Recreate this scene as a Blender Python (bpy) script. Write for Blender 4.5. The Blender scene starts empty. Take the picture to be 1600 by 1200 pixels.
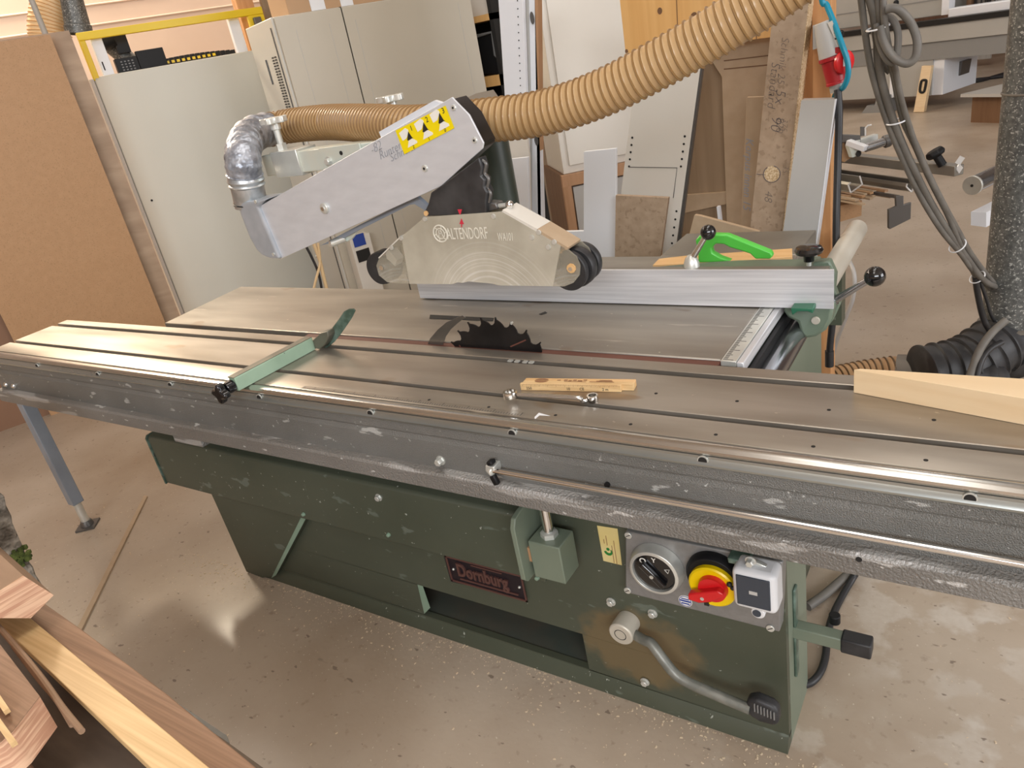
import bpy, bmesh, math, random
from mathutils import Vector, Matrix
random.seed(7)
S = bpy.context.scene
COL = S.collection
V = Vector

# ------------------------------------------------------------------ camera
cam_data = bpy.data.cameras.new('camera')
cam = bpy.data.objects.new('camera', cam_data)
COL.objects.link(cam)
cam_data.sensor_width = 36.0
cam_data.lens = 25.97
cam_data.clip_start = 0.02
cam_data.clip_end = 120
right = V((0.83857902, 0.51520668, -0.17705168))
up = V((-0.08302287, 0.44206005, 0.89313499))
back = V((0.53841659, -0.73426493, 0.41347623))
cam.matrix_world = Matrix(((right.x, up.x, back.x, 0), (right.y, up.y, back.y, 0), (right.z, up.z, back.z, 1.575), (0, 0, 0, 1)))
S.camera = cam

# ------------------------------------------------------------------ light
world = bpy.data.worlds.new('hall_daylight')
S.world = world
world.use_nodes = True
wn = world.node_tree.nodes
wl = world.node_tree.links
bg = wn['Background']
bg.inputs['Color'].default_value = (0.93, 0.96, 1.0, 1)
bg.inputs['Strength'].default_value = 0.22

def area_light(name, loc, target, sx, sy, power, col):
    d = bpy.data.lights.new(name, 'AREA')
    d.shape = 'RECTANGLE'
    d.size = sx
    d.size_y = sy
    d.energy = power
    d.color = col
    o = bpy.data.objects.new(name, d)
    COL.objects.link(o)
    o.location = loc
    o.rotation_euler = (V(target) - V(loc)).to_track_quat('-Z', 'Y').to_euler()
    return o
# area lights added for unseen daylight behind and right of the camera, and from above
area_light('unseen_daylight_behind', (3.2, -5.2, 3.9), (-.3, 2.2, .9), 6.0, 1.6, 430, (0.93, 0.96, 1.0))
area_light('unseen_daylight_right', (8.4, 2.2, 2.6), (0.2, 2.0, 0.3), 5.0, 3.6, 400, (0.98, 0.98, 1.0))
area_light('added_top_light_near', (-0.6, 1.8, 4.85), (-0.6, 1.8, 0), 1.2, 7.0, 95, (1.0, 0.96, 0.90))
area_light('added_top_light_left', (-6.2, 4.0, 4.85), (-6.2, 4.0, 0), 1.2, 7.0, 150, (1.0, 0.88, 0.76))
area_light('lamp_above_back_wall', (-8.0, 3.45, 4.8), (-5.5, 2.6, 0), .8, .8, 330, (1.0, 0.86, 0.66))
area_light('added_top_light_back', (-1.5, 10.5, 4.85), (-1.5, 10.5, 0), 5.0, 1.2, 80, (1.0, 0.97, 0.93))
S.view_settings.view_transform = 'Standard'
S.view_settings.look = 'None'
S.view_settings.gamma = 1.0
S.view_settings.use_curve_mapping = False
S.view_settings.exposure = 0.0

# ------------------------------------------------------------------ geometry helpers
UX = V((math.cos(math.radians(66)), math.sin(math.radians(66)), 0))   # along the back wall of the hall
WX = V((-math.sin(math.radians(66)), math.cos(math.radians(66)), 0))  # towards the back wall
ORG = {}

def ortho(n):
    n = V(n).normalized()
    a = V((0, 0, 1)) if abs(n.z) < 0.9 else V((1, 0, 0))
    u = n.cross(a).normalized()
    return u, n.cross(u).normalized()

def smooth_path(pts, steps=8, closed=False):
    P = [V(p) for p in pts]
    n = len(P)
    out = []
    rng = n if closed else n - 1
    for i in range(rng):
        if closed:
            p0, p1, p2, p3 = P[(i - 1) % n], P[i], P[(i + 1) % n], P[(i + 2) % n]
        else:
            p1, p2 = P[i], P[i + 1]
            p0 = P[i - 1] if i else p1 * 2 - p2
            p3 = P[i + 2] if i + 2 < n else p2 * 2 - p1
        for k in range(steps):
            t = k / steps
            out.append(0.5 * ((2 * p1) + (p2 - p0) * t + (2 * p0 - 5 * p1 + 4 * p2 - p3) * t * t + (3 * p1 - p0 - 3 * p2 + p3) * t ** 3))
    if not closed:
        out.append(P[-1])
    return out

class M:
    def __init__(self):
        self.v = []
        self.f = []
        self.bead = []
    def add(self, vs, fs):
        b = len(self.v)
        self.v += [V(p) for p in vs]
        self.f += [tuple(b + i for i in f) for f in fs]
        return self
    def prism(self, pts, vec):
        pts = [V(p) for p in pts]
        vec = V(vec)
        n = len(pts)
        vs = pts + [p + vec for p in pts]
        fs = [tuple(range(n)), tuple(range(2 * n - 1, n - 1, -1))]
        fs += [(i, (i + 1) % n, n + (i + 1) % n, n + i) for i in range(n)]
        return self.add(vs, fs)
    def bx(self, x0, x1, y0, y1, z0, z1):
        return self.prism([(x0, y0, z0), (x1, y0, z0), (x1, y1, z0), (x0, y1, z0)], (0, 0, z1 - z0))
    def obox(self, c, ex, ey, sx, sy, sz, ez=None):
        # c = centre of the bottom face, ex / ey unit axes
        c = V(c); ex = V(ex).normalized(); ey = V(ey).normalized()
        ez = V(ez).normalized() if ez else ex.cross(ey).normalized()
        q = [c - ex * sx / 2 - ey * sy / 2, c + ex * sx / 2 - ey * sy / 2, c + ex * sx / 2 + ey * sy / 2, c - ex * sx / 2 + ey * sy / 2]
        return self.prism(q, ez * sz)
    def beam(self, p0, p1, w, h, upv=(0, 0, 1)):
        # rectangular bar between two points, w across, h along upv
        p0 = V(p0); p1 = V(p1)
        d = (p1 - p0).normalized()
        s = d.cross(V(upv)).normalized()
        u = s.cross(d).normalized()
        q = [p0 - s * w / 2 - u * h / 2, p0 + s * w / 2 - u * h / 2, p0 + s * w / 2 + u * h / 2, p0 - s * w / 2 + u * h / 2]
        return self.prism(q, p1 - p0)
    def cyl(self, p0, p1, r0, r1=None, n=24):
        return self.lathe([(0, 0), (r0, 0), (r0 if r1 is None else r1, 1), (0, 1)], p0, V(p1) - V(p0), n, True)
    def lathe(self, prof, org, axis, n=24, scaled=False):
        # prof: (radius, height) pairs along axis
        org = V(org); ax = V(axis)
        L = ax.length if scaled else 1
        ax.normalize()
        u, w = ortho(ax)
        vs, fs, rings = [], [], []
        for r, h in prof:
            c = org + ax * h * L
            if r < 1e-7:
                rings.append([len(vs)]); vs.append(c)
            else:
                rings.append(list(range(len(vs), len(vs) + n)))
                vs += [c + (u * math.cos(2 * math.pi * i / n) + w * math.sin(2 * math.pi * i / n)) * r for i in range(n)]
        for a, b in zip(rings, rings[1:]):
            for i in range(n):
                j = (i + 1) % n
                if len(a) == 1 and len(b) == 1:
                    continue
                if len(a) == 1:
                    fs.append((a[0], b[j], b[i]))
                elif len(b) == 1:
                    fs.append((a[i], a[j], b[0]))
                else:
                    fs.append((a[i], a[j], b[j], b[i]))
        return self.add(vs, fs)
    def sphere(self, c, r, n=20, sq=1.0, axis=(0, 0, 1)):
        m = n // 2
        return self.lathe([(r * math.sin(math.pi * k / m), -r * sq * math.cos(math.pi * k / m)) for k in range(m + 1)], c, axis, n)
    def tube(self, pts, r, n=12, cap=True, closed=False):
        P = [V(p) for p in pts]
        N = len(P)
        R = r if isinstance(r, (list, tuple)) else [r] * N
        t0 = (P[1] - P[0]).normalized()
        u, w = ortho(t0)
        vs, fs = [], []
        for i in range(N):
            if closed:
                t = (P[(i + 1) % N] - P[i - 1]).normalized()
            else:
                t = (P[min(i + 1, N - 1)] - P[max(i - 1, 0)]).normalized()
            u = (u - t * u.dot(t)).normalized()
            w = t.cross(u)
            vs += [P[i] + (u * math.cos(2 * math.pi * k / n) + w * math.sin(2 * math.pi * k / n)) * R[i] for k in range(n)]
        for i in range(N if closed else N - 1):
            a = i * n
            b = ((i + 1) % N) * n
            for k in range(n):
                j = (k + 1) % n
                fs.append((a + k, a + j, b + j, b + k))
        if cap and not closed:
            fs.append(tuple(range(n - 1, -1, -1)))
            fs.append(tuple(range((N - 1) * n, N * n)))
        return self.add(vs, fs)
    def hose(self, pts, r, pitch, rib, n=28, step=5):
        # ribbed hose: radius rises to a narrow bead once per pitch
        P = [V(p) for p in pts]
        L = [0.0]
        for a, b in zip(P, P[1:]):
            L.append(L[-1] + (b - a).length)
        tot = L[-1]
        cnt = int(tot / pitch)
        prof = [(0.0, 0.0), (0.30, 0.0), (0.62, 0.12), (0.72, 1.0), (0.84, 1.0), (0.94, 0.10)]
        Q, R = [], []
        j = 0
        for c in range(cnt):
            for f, h in prof:
                s = (c + f) / cnt * tot
                while j < len(L) - 2 and L[j + 1] < s:
                    j += 1
                t = (s - L[j]) / max(1e-9, L[j + 1] - L[j])
                Q.append(P[j].lerp(P[j + 1], t))
                R.append(r + rib * h)
        a = len(self.f)
        self.tube(Q, R, n)
        for i in range(len(Q) - 1):
            if i % 6 in (2, 3, 4):
                self.bead += range(a + i * n, a + (i + 1) * n)
        return self
    def build(self, name, mat, parent=None, bevel=0.0, label=None, ang=40, seg=2, base=False, mat2=None):
        me = bpy.data.meshes.new(name)
        lo = V((min(p.x for p in self.v), min(p.y for p in self.v), min(p.z for p in self.v)))
        hi = V((max(p.x for p in self.v), max(p.y for p in self.v), max(p.z for p in self.v)))
        o = (lo + hi) / 2
        if parent is None or base:
            o.z = lo.z
        me.from_pydata([p - o for p in self.v], [], self.f)
        b = bmesh.new()
        b.from_mesh(me)
        bmesh.ops.recalc_face_normals(b, faces=b.faces)
        b.to_mesh(me)
        b.free()
        me.polygons.foreach_set('use_smooth', [True] * len(me.polygons))
        me.set_sharp_from_angle(angle=math.radians(ang))
        if mat:
            me.materials.append(mat)
        if mat2:
            me.materials.append(mat2)
            for i in self.bead:
                me.polygons[i].material_index = 1
        return place(bpy.data.objects.new(name, me), o, parent, bevel, label, seg)

def place(ob, o, parent, bevel=0.0, label=None, seg=2):
    COL.objects.link(ob)
    ORG[ob.name] = V(o)
    if parent is not None:
        ob.parent = parent
        ob.location = V(o) - ORG[parent.name]
    else:
        ob.location = o
    if bevel:
        md = ob.modifiers.new('bevel', 'BEVEL')
        md.width = bevel
        md.segments = seg
        md.limit_method = 'ANGLE'
        md.angle_limit = math.radians(35)
        md.harden_normals = False
    if label:
        ob['label'] = label
    return ob

def tag(ob, label, cat, group=None, kind=None):
    ob['label'] = label
    ob['category'] = cat
    if group:
        ob['group'] = group
    if kind:
        ob['kind'] = kind
    return ob

def thing(name, label, cat, loc, group=None):
    e = bpy.data.objects.new(name, None)
    e.empty_display_size = 0.1
    place(e, V(loc), None)
    return tag(e, label, cat, group)

def struct(ob, label=None):
    ob['kind'] = 'structure'
    if label:
        ob['label'] = label
    return ob

def text(name, s, org, xd, yd, size, mat, parent, depth=0.0008, bold=0.0, slant=0.0, align='LEFT', sx=1.0):
    cu = bpy.data.curves.new(name, 'FONT')
    cu.body = s
    cu.size = size
    cu.offset = bold
    cu.shear = slant
    cu.align_x = align
    cu.extrude = depth / 2
    cu.resolution_u = 3
    tmp = bpy.data.objects.new(name + '_t', cu)
    COL.objects.link(tmp)
    dg = bpy.context.evaluated_depsgraph_get()
    me = bpy.data.meshes.new_from_object(tmp.evaluated_get(dg))
    bpy.data.objects.remove(tmp)
    xd = V(xd).normalized(); yd = V(yd).normalized()
    n = xd.cross(yd)
    m = M()
    m.v = [V(org) + xd * v.co.x * sx + yd * v.co.y + n * v.co.z for v in me.vertices]
    m.f = [tuple(p.vertices) for p in me.polygons]
    bpy.data.meshes.remove(me)
    return m.build(name, mat, parent)

def strokes(m, lines, org, xd, yd, sc, w, n):
    # pen strokes: thin flat ribbons on a surface with normal n
    xd = V(xd); yd = V(yd); n = V(n)
    for ln in lines:
        pts = [V(org) + xd * x * sc + yd * y * sc for x, y in ln]
        for a, b in zip(pts, pts[1:]):
            d = (b - a)
            if d.length < 1e-6:
                continue
            d.normalize()
            s = d.cross(n).normalized() * w / 2
            m.prism([a - s - d * w * .3, a + s - d * w * .3, b + s + d * w * .3, b - s + d * w * .3], n * 0.0006)
    return m

# ------------------------------------------------------------------ materials
def mat(name, col, rough=0.5, metal=0.0, col2=None, scale=4.0, stretch=(1, 1, 1), contrast=(0.35, 0.65), detail=4.0,
        bump=0.0, bscale=80.0, bstretch=None, bdist=0.002, speck=None, rvar=0.0, coat=0.0, distortion=0.0, spec=0.5, rot=(0, 0, 0)):
    m = bpy.data.materials.new(name)
    m.use_nodes = True
    nt = m.node_tree
    N, L = nt.nodes, nt.links
    p = N['Principled BSDF']
    p.inputs['Roughness'].default_value = rough
    p.inputs['Metallic'].default_value = metal
    p.inputs['Specular IOR Level'].default_value = spec
    p.inputs['Coat Weight'].default_value = coat
    p.inputs['Coat Roughness'].default_value = 0.15
    tc = N.new('ShaderNodeTexCoord')
    def noise(sc, st, det, dist=0.0):
        mp = N.new('ShaderNodeMapping')
        mp.inputs['Scale'].default_value = st
        mp.inputs['Rotation'].default_value = rot
        L.new(tc.outputs['Object'], mp.inputs['Vector'])
        t = N.new('ShaderNodeTexNoise')
        t.inputs['Scale'].default_value = sc
        t.inputs['Detail'].default_value = det
        t.inputs['Distortion'].default_value = dist
        L.new(mp.outputs['Vector'], t.inputs['Vector'])
        return t
    c4 = lambda c: (c[0], c[1], c[2], 1)
    p.inputs['Base Color'].default_value = c4(col)
    colout = None
    if col2 is not None:
        t = noise(scale, stretch, detail, distortion)
        r = N.new('ShaderNodeValToRGB')
        r.color_ramp.elements[0].position = contrast[0]
        r.color_ramp.elements[1].position = contrast[1]
        r.color_ramp.elements[0].color = c4(col)
        r.color_ramp.elements[1].color = c4(col2)
        L.new(t.outputs['Fac'], r.inputs['Fac'])
        colout = r.outputs['Color']
        if rvar:
            mr = N.new('ShaderNodeMapRange')
            mr.inputs['To Min'].default_value = max(0.02, rough - rvar)
            mr.inputs['To Max'].default_value = min(1, rough + rvar)
            L.new(t.outputs['Fac'], mr.inputs['Value'])
            L.new(mr.outputs['Result'], p.inputs['Roughness'])
    if speck:
        specks = speck if isinstance(speck, list) else [speck]
        for scol, sscale, sthr, sst in specks:
            t = noise(sscale, sst, 3.0)
            r = N.new('ShaderNodeValToRGB')
            r.color_ramp.elements[0].position = sthr
            r.color_ramp.elements[1].position = min(1.0, sthr + 0.03)
            L.new(t.outputs['Fac'], r.inputs['Fac'])
            mx = N.new('ShaderNodeMix')
            mx.data_type = 'RGBA'
            L.new(r.outputs['Color'], mx.inputs[0])
            if colout:
                L.new(colout, mx.inputs[6])
            else:
                mx.inputs[6].default_value = c4(col)
            mx.inputs[7].default_value = c4(scol)
            colout = mx.outputs[2]
    if colout:
        L.new(colout, p.inputs['Base Color'])
    if bump:
        t = noise(bscale, bstretch or (1, 1, 1), 2.0)
        b = N.new('ShaderNodeBump')
        b.inputs['Strength'].default_value = bump
        b.inputs['Distance'].default_value = bdist
        L.new(t.outputs['Fac'], b.inputs['Height'])
        L.new(b.outputs['Normal'], p.inputs['Normal'])
    return m
I3 = (1, 1, 1)
I3_ = (1, 1, 1)
m_floor = mat('concrete', (.355, .275, .20), .55, 0, (.50, .42, .335), 1.6, (1, 1, 1), (.34, .66), 9, bump=.35, bscale=45, coat=.22, speck=[((.26, .21, .16), 9, .74, (1, 2.5, 1))], rvar=.12)
m_wall = mat('cream_sheet_cladding', (.66, .52, .42), .45, 0, (.72, .58, .47), 1.2)
m_darkwall = mat('red_brown_boarding', (.16, .085, .055), .6, 0, (.22, .12, .08), 3, (6, 6, .4))
m_ceiling = mat('ceiling_sheet', (.62, .55, .48), .6)
m_curtain = mat('off_white_curtain', (.55, .52, .48), .8, 0, (.42, .39, .35), 3, (6, 6, .4))
m_steel = mat('worn_steel_table', (.285, .26, .225), .38, .7, (.40, .37, .325), 2.2, (.7, 5, 1), (.34, .66), 8, rvar=.10, speck=[((.50, .46, .40), 7, .68, (.5, 5, 1)), ((.55, .50, .42), 60, .735, (1, 1, 1)), ((.30, .25, .20), 3.2, .66, (1, 2.2, 1))], bump=.03, bscale=60, bstretch=(.2, 8, 1))
m_deck = mat('worn_aluminium_deck', (.31, .275, .23), .34, .7, (.43, .39, .34), 3.0, (.6, 4, 1), (.34, .66), 8, rvar=.10, speck=[((.52, .46, .38), 6, .68, (.5, 3, 1)), ((.55, .50, .42), 60, .74, (1, 1, 1)), ((.34, .27, .20), 4.2, .66, (.6, 1.6, 1))])
m_slot = mat('slot_side_metal', (.16, .155, .15), .4, .7)
m_hammer = mat('hammered_grey_paint', (.165, .163, .15), .36, .2, (.215, .213, .20), 3, (1, 1, 1), bump=1.0, bscale=420, bdist=.004, speck=[((.50, .50, .48), 21, .665, (.45, 1, 1.5)), ((.55, .55, .53), 70, .70, (1, 1, 1))])
m_ledge = mat('scuffed_grey_paint', (.18, .17, .155), .40, .2, (.24, .23, .215), 4, (.5, 1, 1), bump=1.0, bscale=200, bdist=.004, speck=[((.40, .39, .375), 10, .60, (.25, 1, 2.6)), ((.55, .54, .52), 34, .665, (.5, 1, 1.5))])
m_railtop = mat('polished_rail', (.62, .61, .58), .20, .95, (.52, .50, .47), 6, (.3, 2, 2), rvar=.06)
m_railflat = mat('grey_steel_rail', (.30, .315, .30), .28, .75, (.38, .39, .37), 5, (.3, 2, 2), rvar=.06)
m_chrome = mat('bright_chrome', (.78, .78, .77), .14, 1.0)
m_zinc = mat('zinc_plated_steel', (.62, .63, .60), .34, .55, (.74, .75, .70), 12, rvar=.08)
m_zincy = mat('yellowed_zinc_plate', (.70, .70, .60), .38, .25, (.62, .70, .66), 10, rvar=.08)
m_alu = mat('brushed_aluminium', (.60, .61, .64), .36, .35, (.88, .89, .92), 4, (.5, 1, 26), (.3, .7), 5, rvar=.12, rot=(0, .0, 0))
m_arm = mat('matt_aluminium_plate', (.64, .66, .70), .42, .35, (.71, .73, .77), 5, (3, 1, 9), (.3, .7), 5, rvar=.06, rot=(0, math.radians(-27), 0))
m_cast = mat('grey_cast_alloy', (.40, .43, .47), .42, .35, (.47, .50, .54), 18, bump=.1, bscale=150)
m_galv = mat('galvanised_sheet', (.42, .45, .47), .33, .8, (.62, .65, .67), 26, contrast=(.4, .62), rvar=.1)
m_tape = mat('crinkled_silver_tape', (.22, .235, .27), .34, .45, (.46, .49, .55), 22, contrast=(.4, .62), bump=1.0, bscale=30, bdist=.012, rvar=.08)
m_green = mat('olive_green_machine_paint', (.060, .068, .045), .42, 0, (.078, .088, .062), 2.5, contrast=(.3, .7), bump=.04, bscale=140, speck=[((.36, .38, .33), 75, .71, (1, 1, 1)), ((.12, .14, .11), 22, .66, (.4, 1, 1))])
m_greenside = mat('lightened_green_machine_paint', (.155, .19, .14), .42, 0, (.185, .22, .165), 3, speck=[((.48, .52, .46), 60, .745, (1, 1, 1))])  # body green with the light from the right put into the colour
m_greenlight = mat('lightened_green_chipped_paint', (.20, .30, .22), .38, 0, (.26, .36, .27), 9, speck=[((.09, .12, .09), 32, .71, (1, 1, 1)), ((.55, .62, .55), 40, .73, (1, 1, 1))])  # light put into the green for leg and recess edges; chips are wear
m_greenshoe = mat('pale_green_bar_paint', (.26, .37, .27), .40, 0, (.30, .42, .31), 12, speck=[((.07, .085, .07), 26, .72, (1, 1, 1))])
m_wornshaded = mat('worn_shaded_olive_metal', (.10, .095, .07), .42, .3, (.16, .155, .12), 14)  # worn olive metal, also darkened to carry the shade of the bar top
m_greenworn = mat('worn_dark_green_paint', (.06, .10, .075), .36, .1, (.16, .23, .19), 24, contrast=(.42, .64), speck=((.06, .06, .05), 30, .66, (1, 1, 1)))
m_greencast = mat('green_casting_paint', (.13, .17, .125), .36, 0, (.16, .21, .155), 8, speck=((.5, .5, .4), 70, .76, (1, 1, 1)))
m_emerald = mat('emerald_clamp_paint', (.02, .14, .075), .35)
m_black = mat('black_plastic', (.008, .008, .009), .5, spec=.3)
m_gloss = mat('glossy_black_bakelite', (.008, .008, .009), .08, coat=.5)
m_leverpaint = mat('worn_grey_lever_paint', (.16, .165, .145), .4, .2, (.24, .24, .21), 30, contrast=(.4, .65))
m_rubber = mat('black_rubber', (.022, .022, .024), .50, 0, (.05, .05, .052), 20, contrast=(.5, .8))
m_flap = mat('dusty_black_rubber', (.018, .018, .02), .42, 0, (.09, .09, .092), 9, contrast=(.45, .85))
m_dark = mat('dark_gap', (.012, .011, .010), .8)
m_inside = mat('dark_recess_lining', (.035, .045, .036), .7, 0, (.06, .05, .035), 6)
m_blade = mat('dark_saw_blade_steel', (.035, .033, .033), .34, .8, (.06, .055, .055), 10, rvar=.08)
m_knife = mat('riving_knife_steel', (.20, .195, .18), .32, .85, (.27, .26, .24), 10)
m_phenolic = mat('red_brown_phenolic_strip', (.115, .040, .028), .55, 0, (.15, .055, .038), 12, (.3, 2, 1))
m_white = mat('white_laminate', (.78, .80, .84), .35)
m_whitewarm = mat('warm_white_laminate', (.66, .62, .55), .4, 0, (.70, .665, .60), 2)
m_greylam = mat('grey_laminate', (.46, .45, .43), .32)
m_cabinet = mat('grey_beige_cabinet_paint', (.50, .455, .37), .42, 0, (.53, .485, .40), 1.5)
m_cabside = mat('pale_cabinet_side_paint', (.60, .585, .53), .42)
m_sheetwhite = mat('off_white_machine_sheet', (.60, .585, .51), .38, 0, (.63, .615, .54), 1.2, speck=((.36, .35, .32), 16, .765, I3))
m_yellow = mat('yellow_frame_paint', (.78, .56, .02), .35)
m_mdf = mat('brown_hardboard', (.44, .255, .125), .55, 0, (.465, .273, .137), 30, speck=((.37, .215, .105), 160, .60, I3_))
m_mdfdark = mat('dark_brown_hardboard', (.24, .13, .075), .5)
m_oak = mat('oak_veneer_board', (.33, .225, .145), .5, 0, (.45, .325, .22), 2.2, (1, 1, 5), (.32, .7), 6, distortion=.6)
m_oakv = mat('upright_oak_veneer', (.25, .17, .10), .5, 0, (.32, .225, .14), 3, (9, 9, .5), (.3, .7), 6, distortion=.3)
m_mdfpale = mat('pale_mdf', (.42, .305, .195), .6, 0, (.46, .34, .225), 18)
m_chip = mat('greyish_chipboard_face', (.36, .26, .175), .6, 0, (.42, .31, .215), 34, speck=((.31, .22, .145), 60, .6, I3_))
m_chipedge = mat('coarse_chipboard_edge', (.46, .31, .16), .7, 0, (.70, .55, .36), 150, contrast=(.42, .58), bump=.4, bscale=200)
m_pine = mat('pine_board', (.66, .36, .12), .42, 0, (.80, .50, .20), 2.6, (8, 8, .45), (.3, .72), 6, distortion=.5, speck=((.25, .09, .035), 4.2, .80, (1.6, 1, 1)))
m_post = mat('orange_pine_post', (.52, .25, .10), .5, 0, (.66, .36, .16), 5, (6, 6, .4), (.3, .72), 6)
m_brownedge = mat('brown_edge_band', (.40, .22, .11), .5, 0, (.46, .26, .14), 6, (5, 5, .5))
m_brownshade = mat('walnut_brown_board', (.15, .075, .035), .5, 0, (.19, .10, .05), 4, (6, 6, .5))
m_beech = mat('beech_wood', (.66, .40, .17), .45, 0, (.72, .46, .22), 5, (.5, 9, 6))
m_board = mat('planed_pale_softwood', (.78, .58, .35), .5, 0, (.84, .66, .43), 3, (.45, 6, 16), (.3, .7), 5, distortion=.2)
m_rough = mat('rough_sawn_timber', (.30, .19, .12), .75, 0, (.27, .17, .105), 6, (1, 7, 7), bump=.3, bscale=60)
m_reddish = mat('reddish_sawn_timber', (.35, .21, .13), .7, 0, (.22, .125, .075), 5, (.5, 24, 24), (.3, .7), 6, bump=.2, bscale=60)
m_plank = mat('fresh_yellow_plank', (.76, .54, .28), .55, 0, (.60, .39, .18), 4, (.4, 26, 26), (.36, .7), 6, distortion=.3)
m_endgrain = mat('end_grain_timber', (.76, .50, .33), .7, 0, (.55, .30, .19), 5, (3, .6, 22), (.42, .58), 2, distortion=.8)
m_grimy = mat('grimy_dark_timber', (.115, .085, .062), .8, 0, (.17, .125, .09), 6, (1, 4, 4), speck=((.40, .31, .22), 55, .74, I3))
m_bark = mat('grey_rough_bark', (.10, .08, .06), .9, 0, (.30, .26, .21), 20, (1, 1, 1), (.38, .60), 8, bump=1.0, bscale=40, bdist=.02, speck=((.04, .03, .02), 11, .64, (2, 1, 1)))
m_moss = mat('green_moss', (.035, .05, .008), .95, 0, (.10, .125, .025), 60, bump=1.0, bscale=120)
m_hose = mat('amber_ribbed_hose', (.47, .30, .14), .34, 0, (.55, .37, .19), 5, contrast=(.3, .7), rvar=.05, coat=.15)
m_hosedirt = mat('dusty_amber_ribbed_hose', (.43, .25, .095), .42, 0, (.56, .36, .16), 6, contrast=(.3, .7), rvar=.05)
m_hosefloor = mat('brown_ribbed_hose', (.34, .185, .075), .45, 0, (.44, .27, .13), 8)
m_hosecream = mat('cream_ribbed_hose', (.74, .54, .30), .45)
m_cable = mat('grey_cable_sheath', (.115, .105, .092), .55, 0, (.16, .148, .13), 14)
m_cableblack = mat('black_cable_sheath', (.02, .02, .022), .45)
m_teal = mat('teal_air_hose', (.01, .26, .40), .28)
m_red = mat('red_socket_plastic', (.40, .014, .02), .38)
m_redbright = mat('bright_red_plastic', (.62, .012, .015), .3)
m_yellowplastic = mat('yellow_plastic', (.85, .60, .0), .32)
m_pale = mat('pale_grey_plastic', (.50, .49, .47), .45)
m_lightplastic = mat('white_plastic', (.74, .75, .77), .35)
m_slate = mat('slate_blue_window', (.042, .052, .07), .25)
m_panelgrey = mat('grey_control_panel_paint', (.235, .232, .225), .42, .35, (.27, .265, .26), 60)
m_sticker = mat('yellow_sticker', (.86, .68, .0), .35)
m_stickergold = mat('gold_sticker', (.66, .52, .19), .4, 0, (.72, .60, .28), 10)
m_stickergreen = mat('green_print', (.012, .19, .03), .4)
m_print = mat('black_print', (.015, .015, .015), .5)
m_pencil = mat('pencil_mark', (.30, .31, .34), .6)
m_pen = mat('dark_pen_mark', (.14, .11, .10), .6)
m_brownprint = mat('brown_print', (.30, .15, .07), .6)
m_whiteprint = mat('white_print', (.82, .80, .74), .6)
m_fadedprint = mat('faded_white_print', (.72, .69, .60), .6)
m_redprint = mat('red_print', (.60, .03, .06), .5)
m_blueprint = mat('blue_print', (.015, .05, .30), .4)
m_plate = mat('nameplate_black', (.022, .015, .020), .45, .3)
m_plateraised = mat('nameplate_raised_brown', (.135, .062, .052), .5, .3)
m_duct = mat('dull_spiral_duct_steel', (.085, .09, .088), .42, .3, (.14, .145, .14), 60, contrast=(.4, .6), bump=.35, bscale=160, speck=((.42, .43, .41), 130, .60, I3_))
m_ductband = mat('dusty_duct_band', (.18, .16, .135), .55, .3)
m_legblue = mat('blue_grey_leg_paint', (.25, .285, .34), .40, .1, (.29, .325, .38), 10, speck=((.08, .08, .09), 30, .76, I3))
m_pushgreen = mat('bright_green_plastic', (.10, .58, .07), .35)
m_machine = mat('far_machine_grey', (.36, .355, .33), .45, 0, (.40, .39, .365), 1.5)
m_machinedark = mat('far_machine_shadow_grey', (.23, .23, .225), .5)
m_tube = mat('worn_white_tube_paint', (.62, .58, .50), .40, .2, (.54, .50, .42), 6)
m_barsteel = mat('polished_round_bar', (.45, .46, .48), .20, .95, (.36, .37, .39), 5, (2, .3, 2), rvar=.06)
m_profile = mat('dull_steel_profile', (.235, .215, .185), .42, .6, (.29, .27, .235), 5)
m_cut = mat('freshly_cut_metal', (.80, .80, .79), .35, .5)
m_cardboard = mat('brown_cardboard', (.46, .29, .16), .6)
m_dustwood = mat('sawdust_chips', (.68, .56, .40), .8)
m_hosewire = mat('brown_hose_wire', (.27, .155, .06), .35)
m_hosewiredark = mat('dark_hose_wire', (.10, .055, .02), .4)
m_columngreen = mat('dark_green_column_paint', (.022, .032, .024), .34, 0, (.045, .058, .048), 6)

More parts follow.
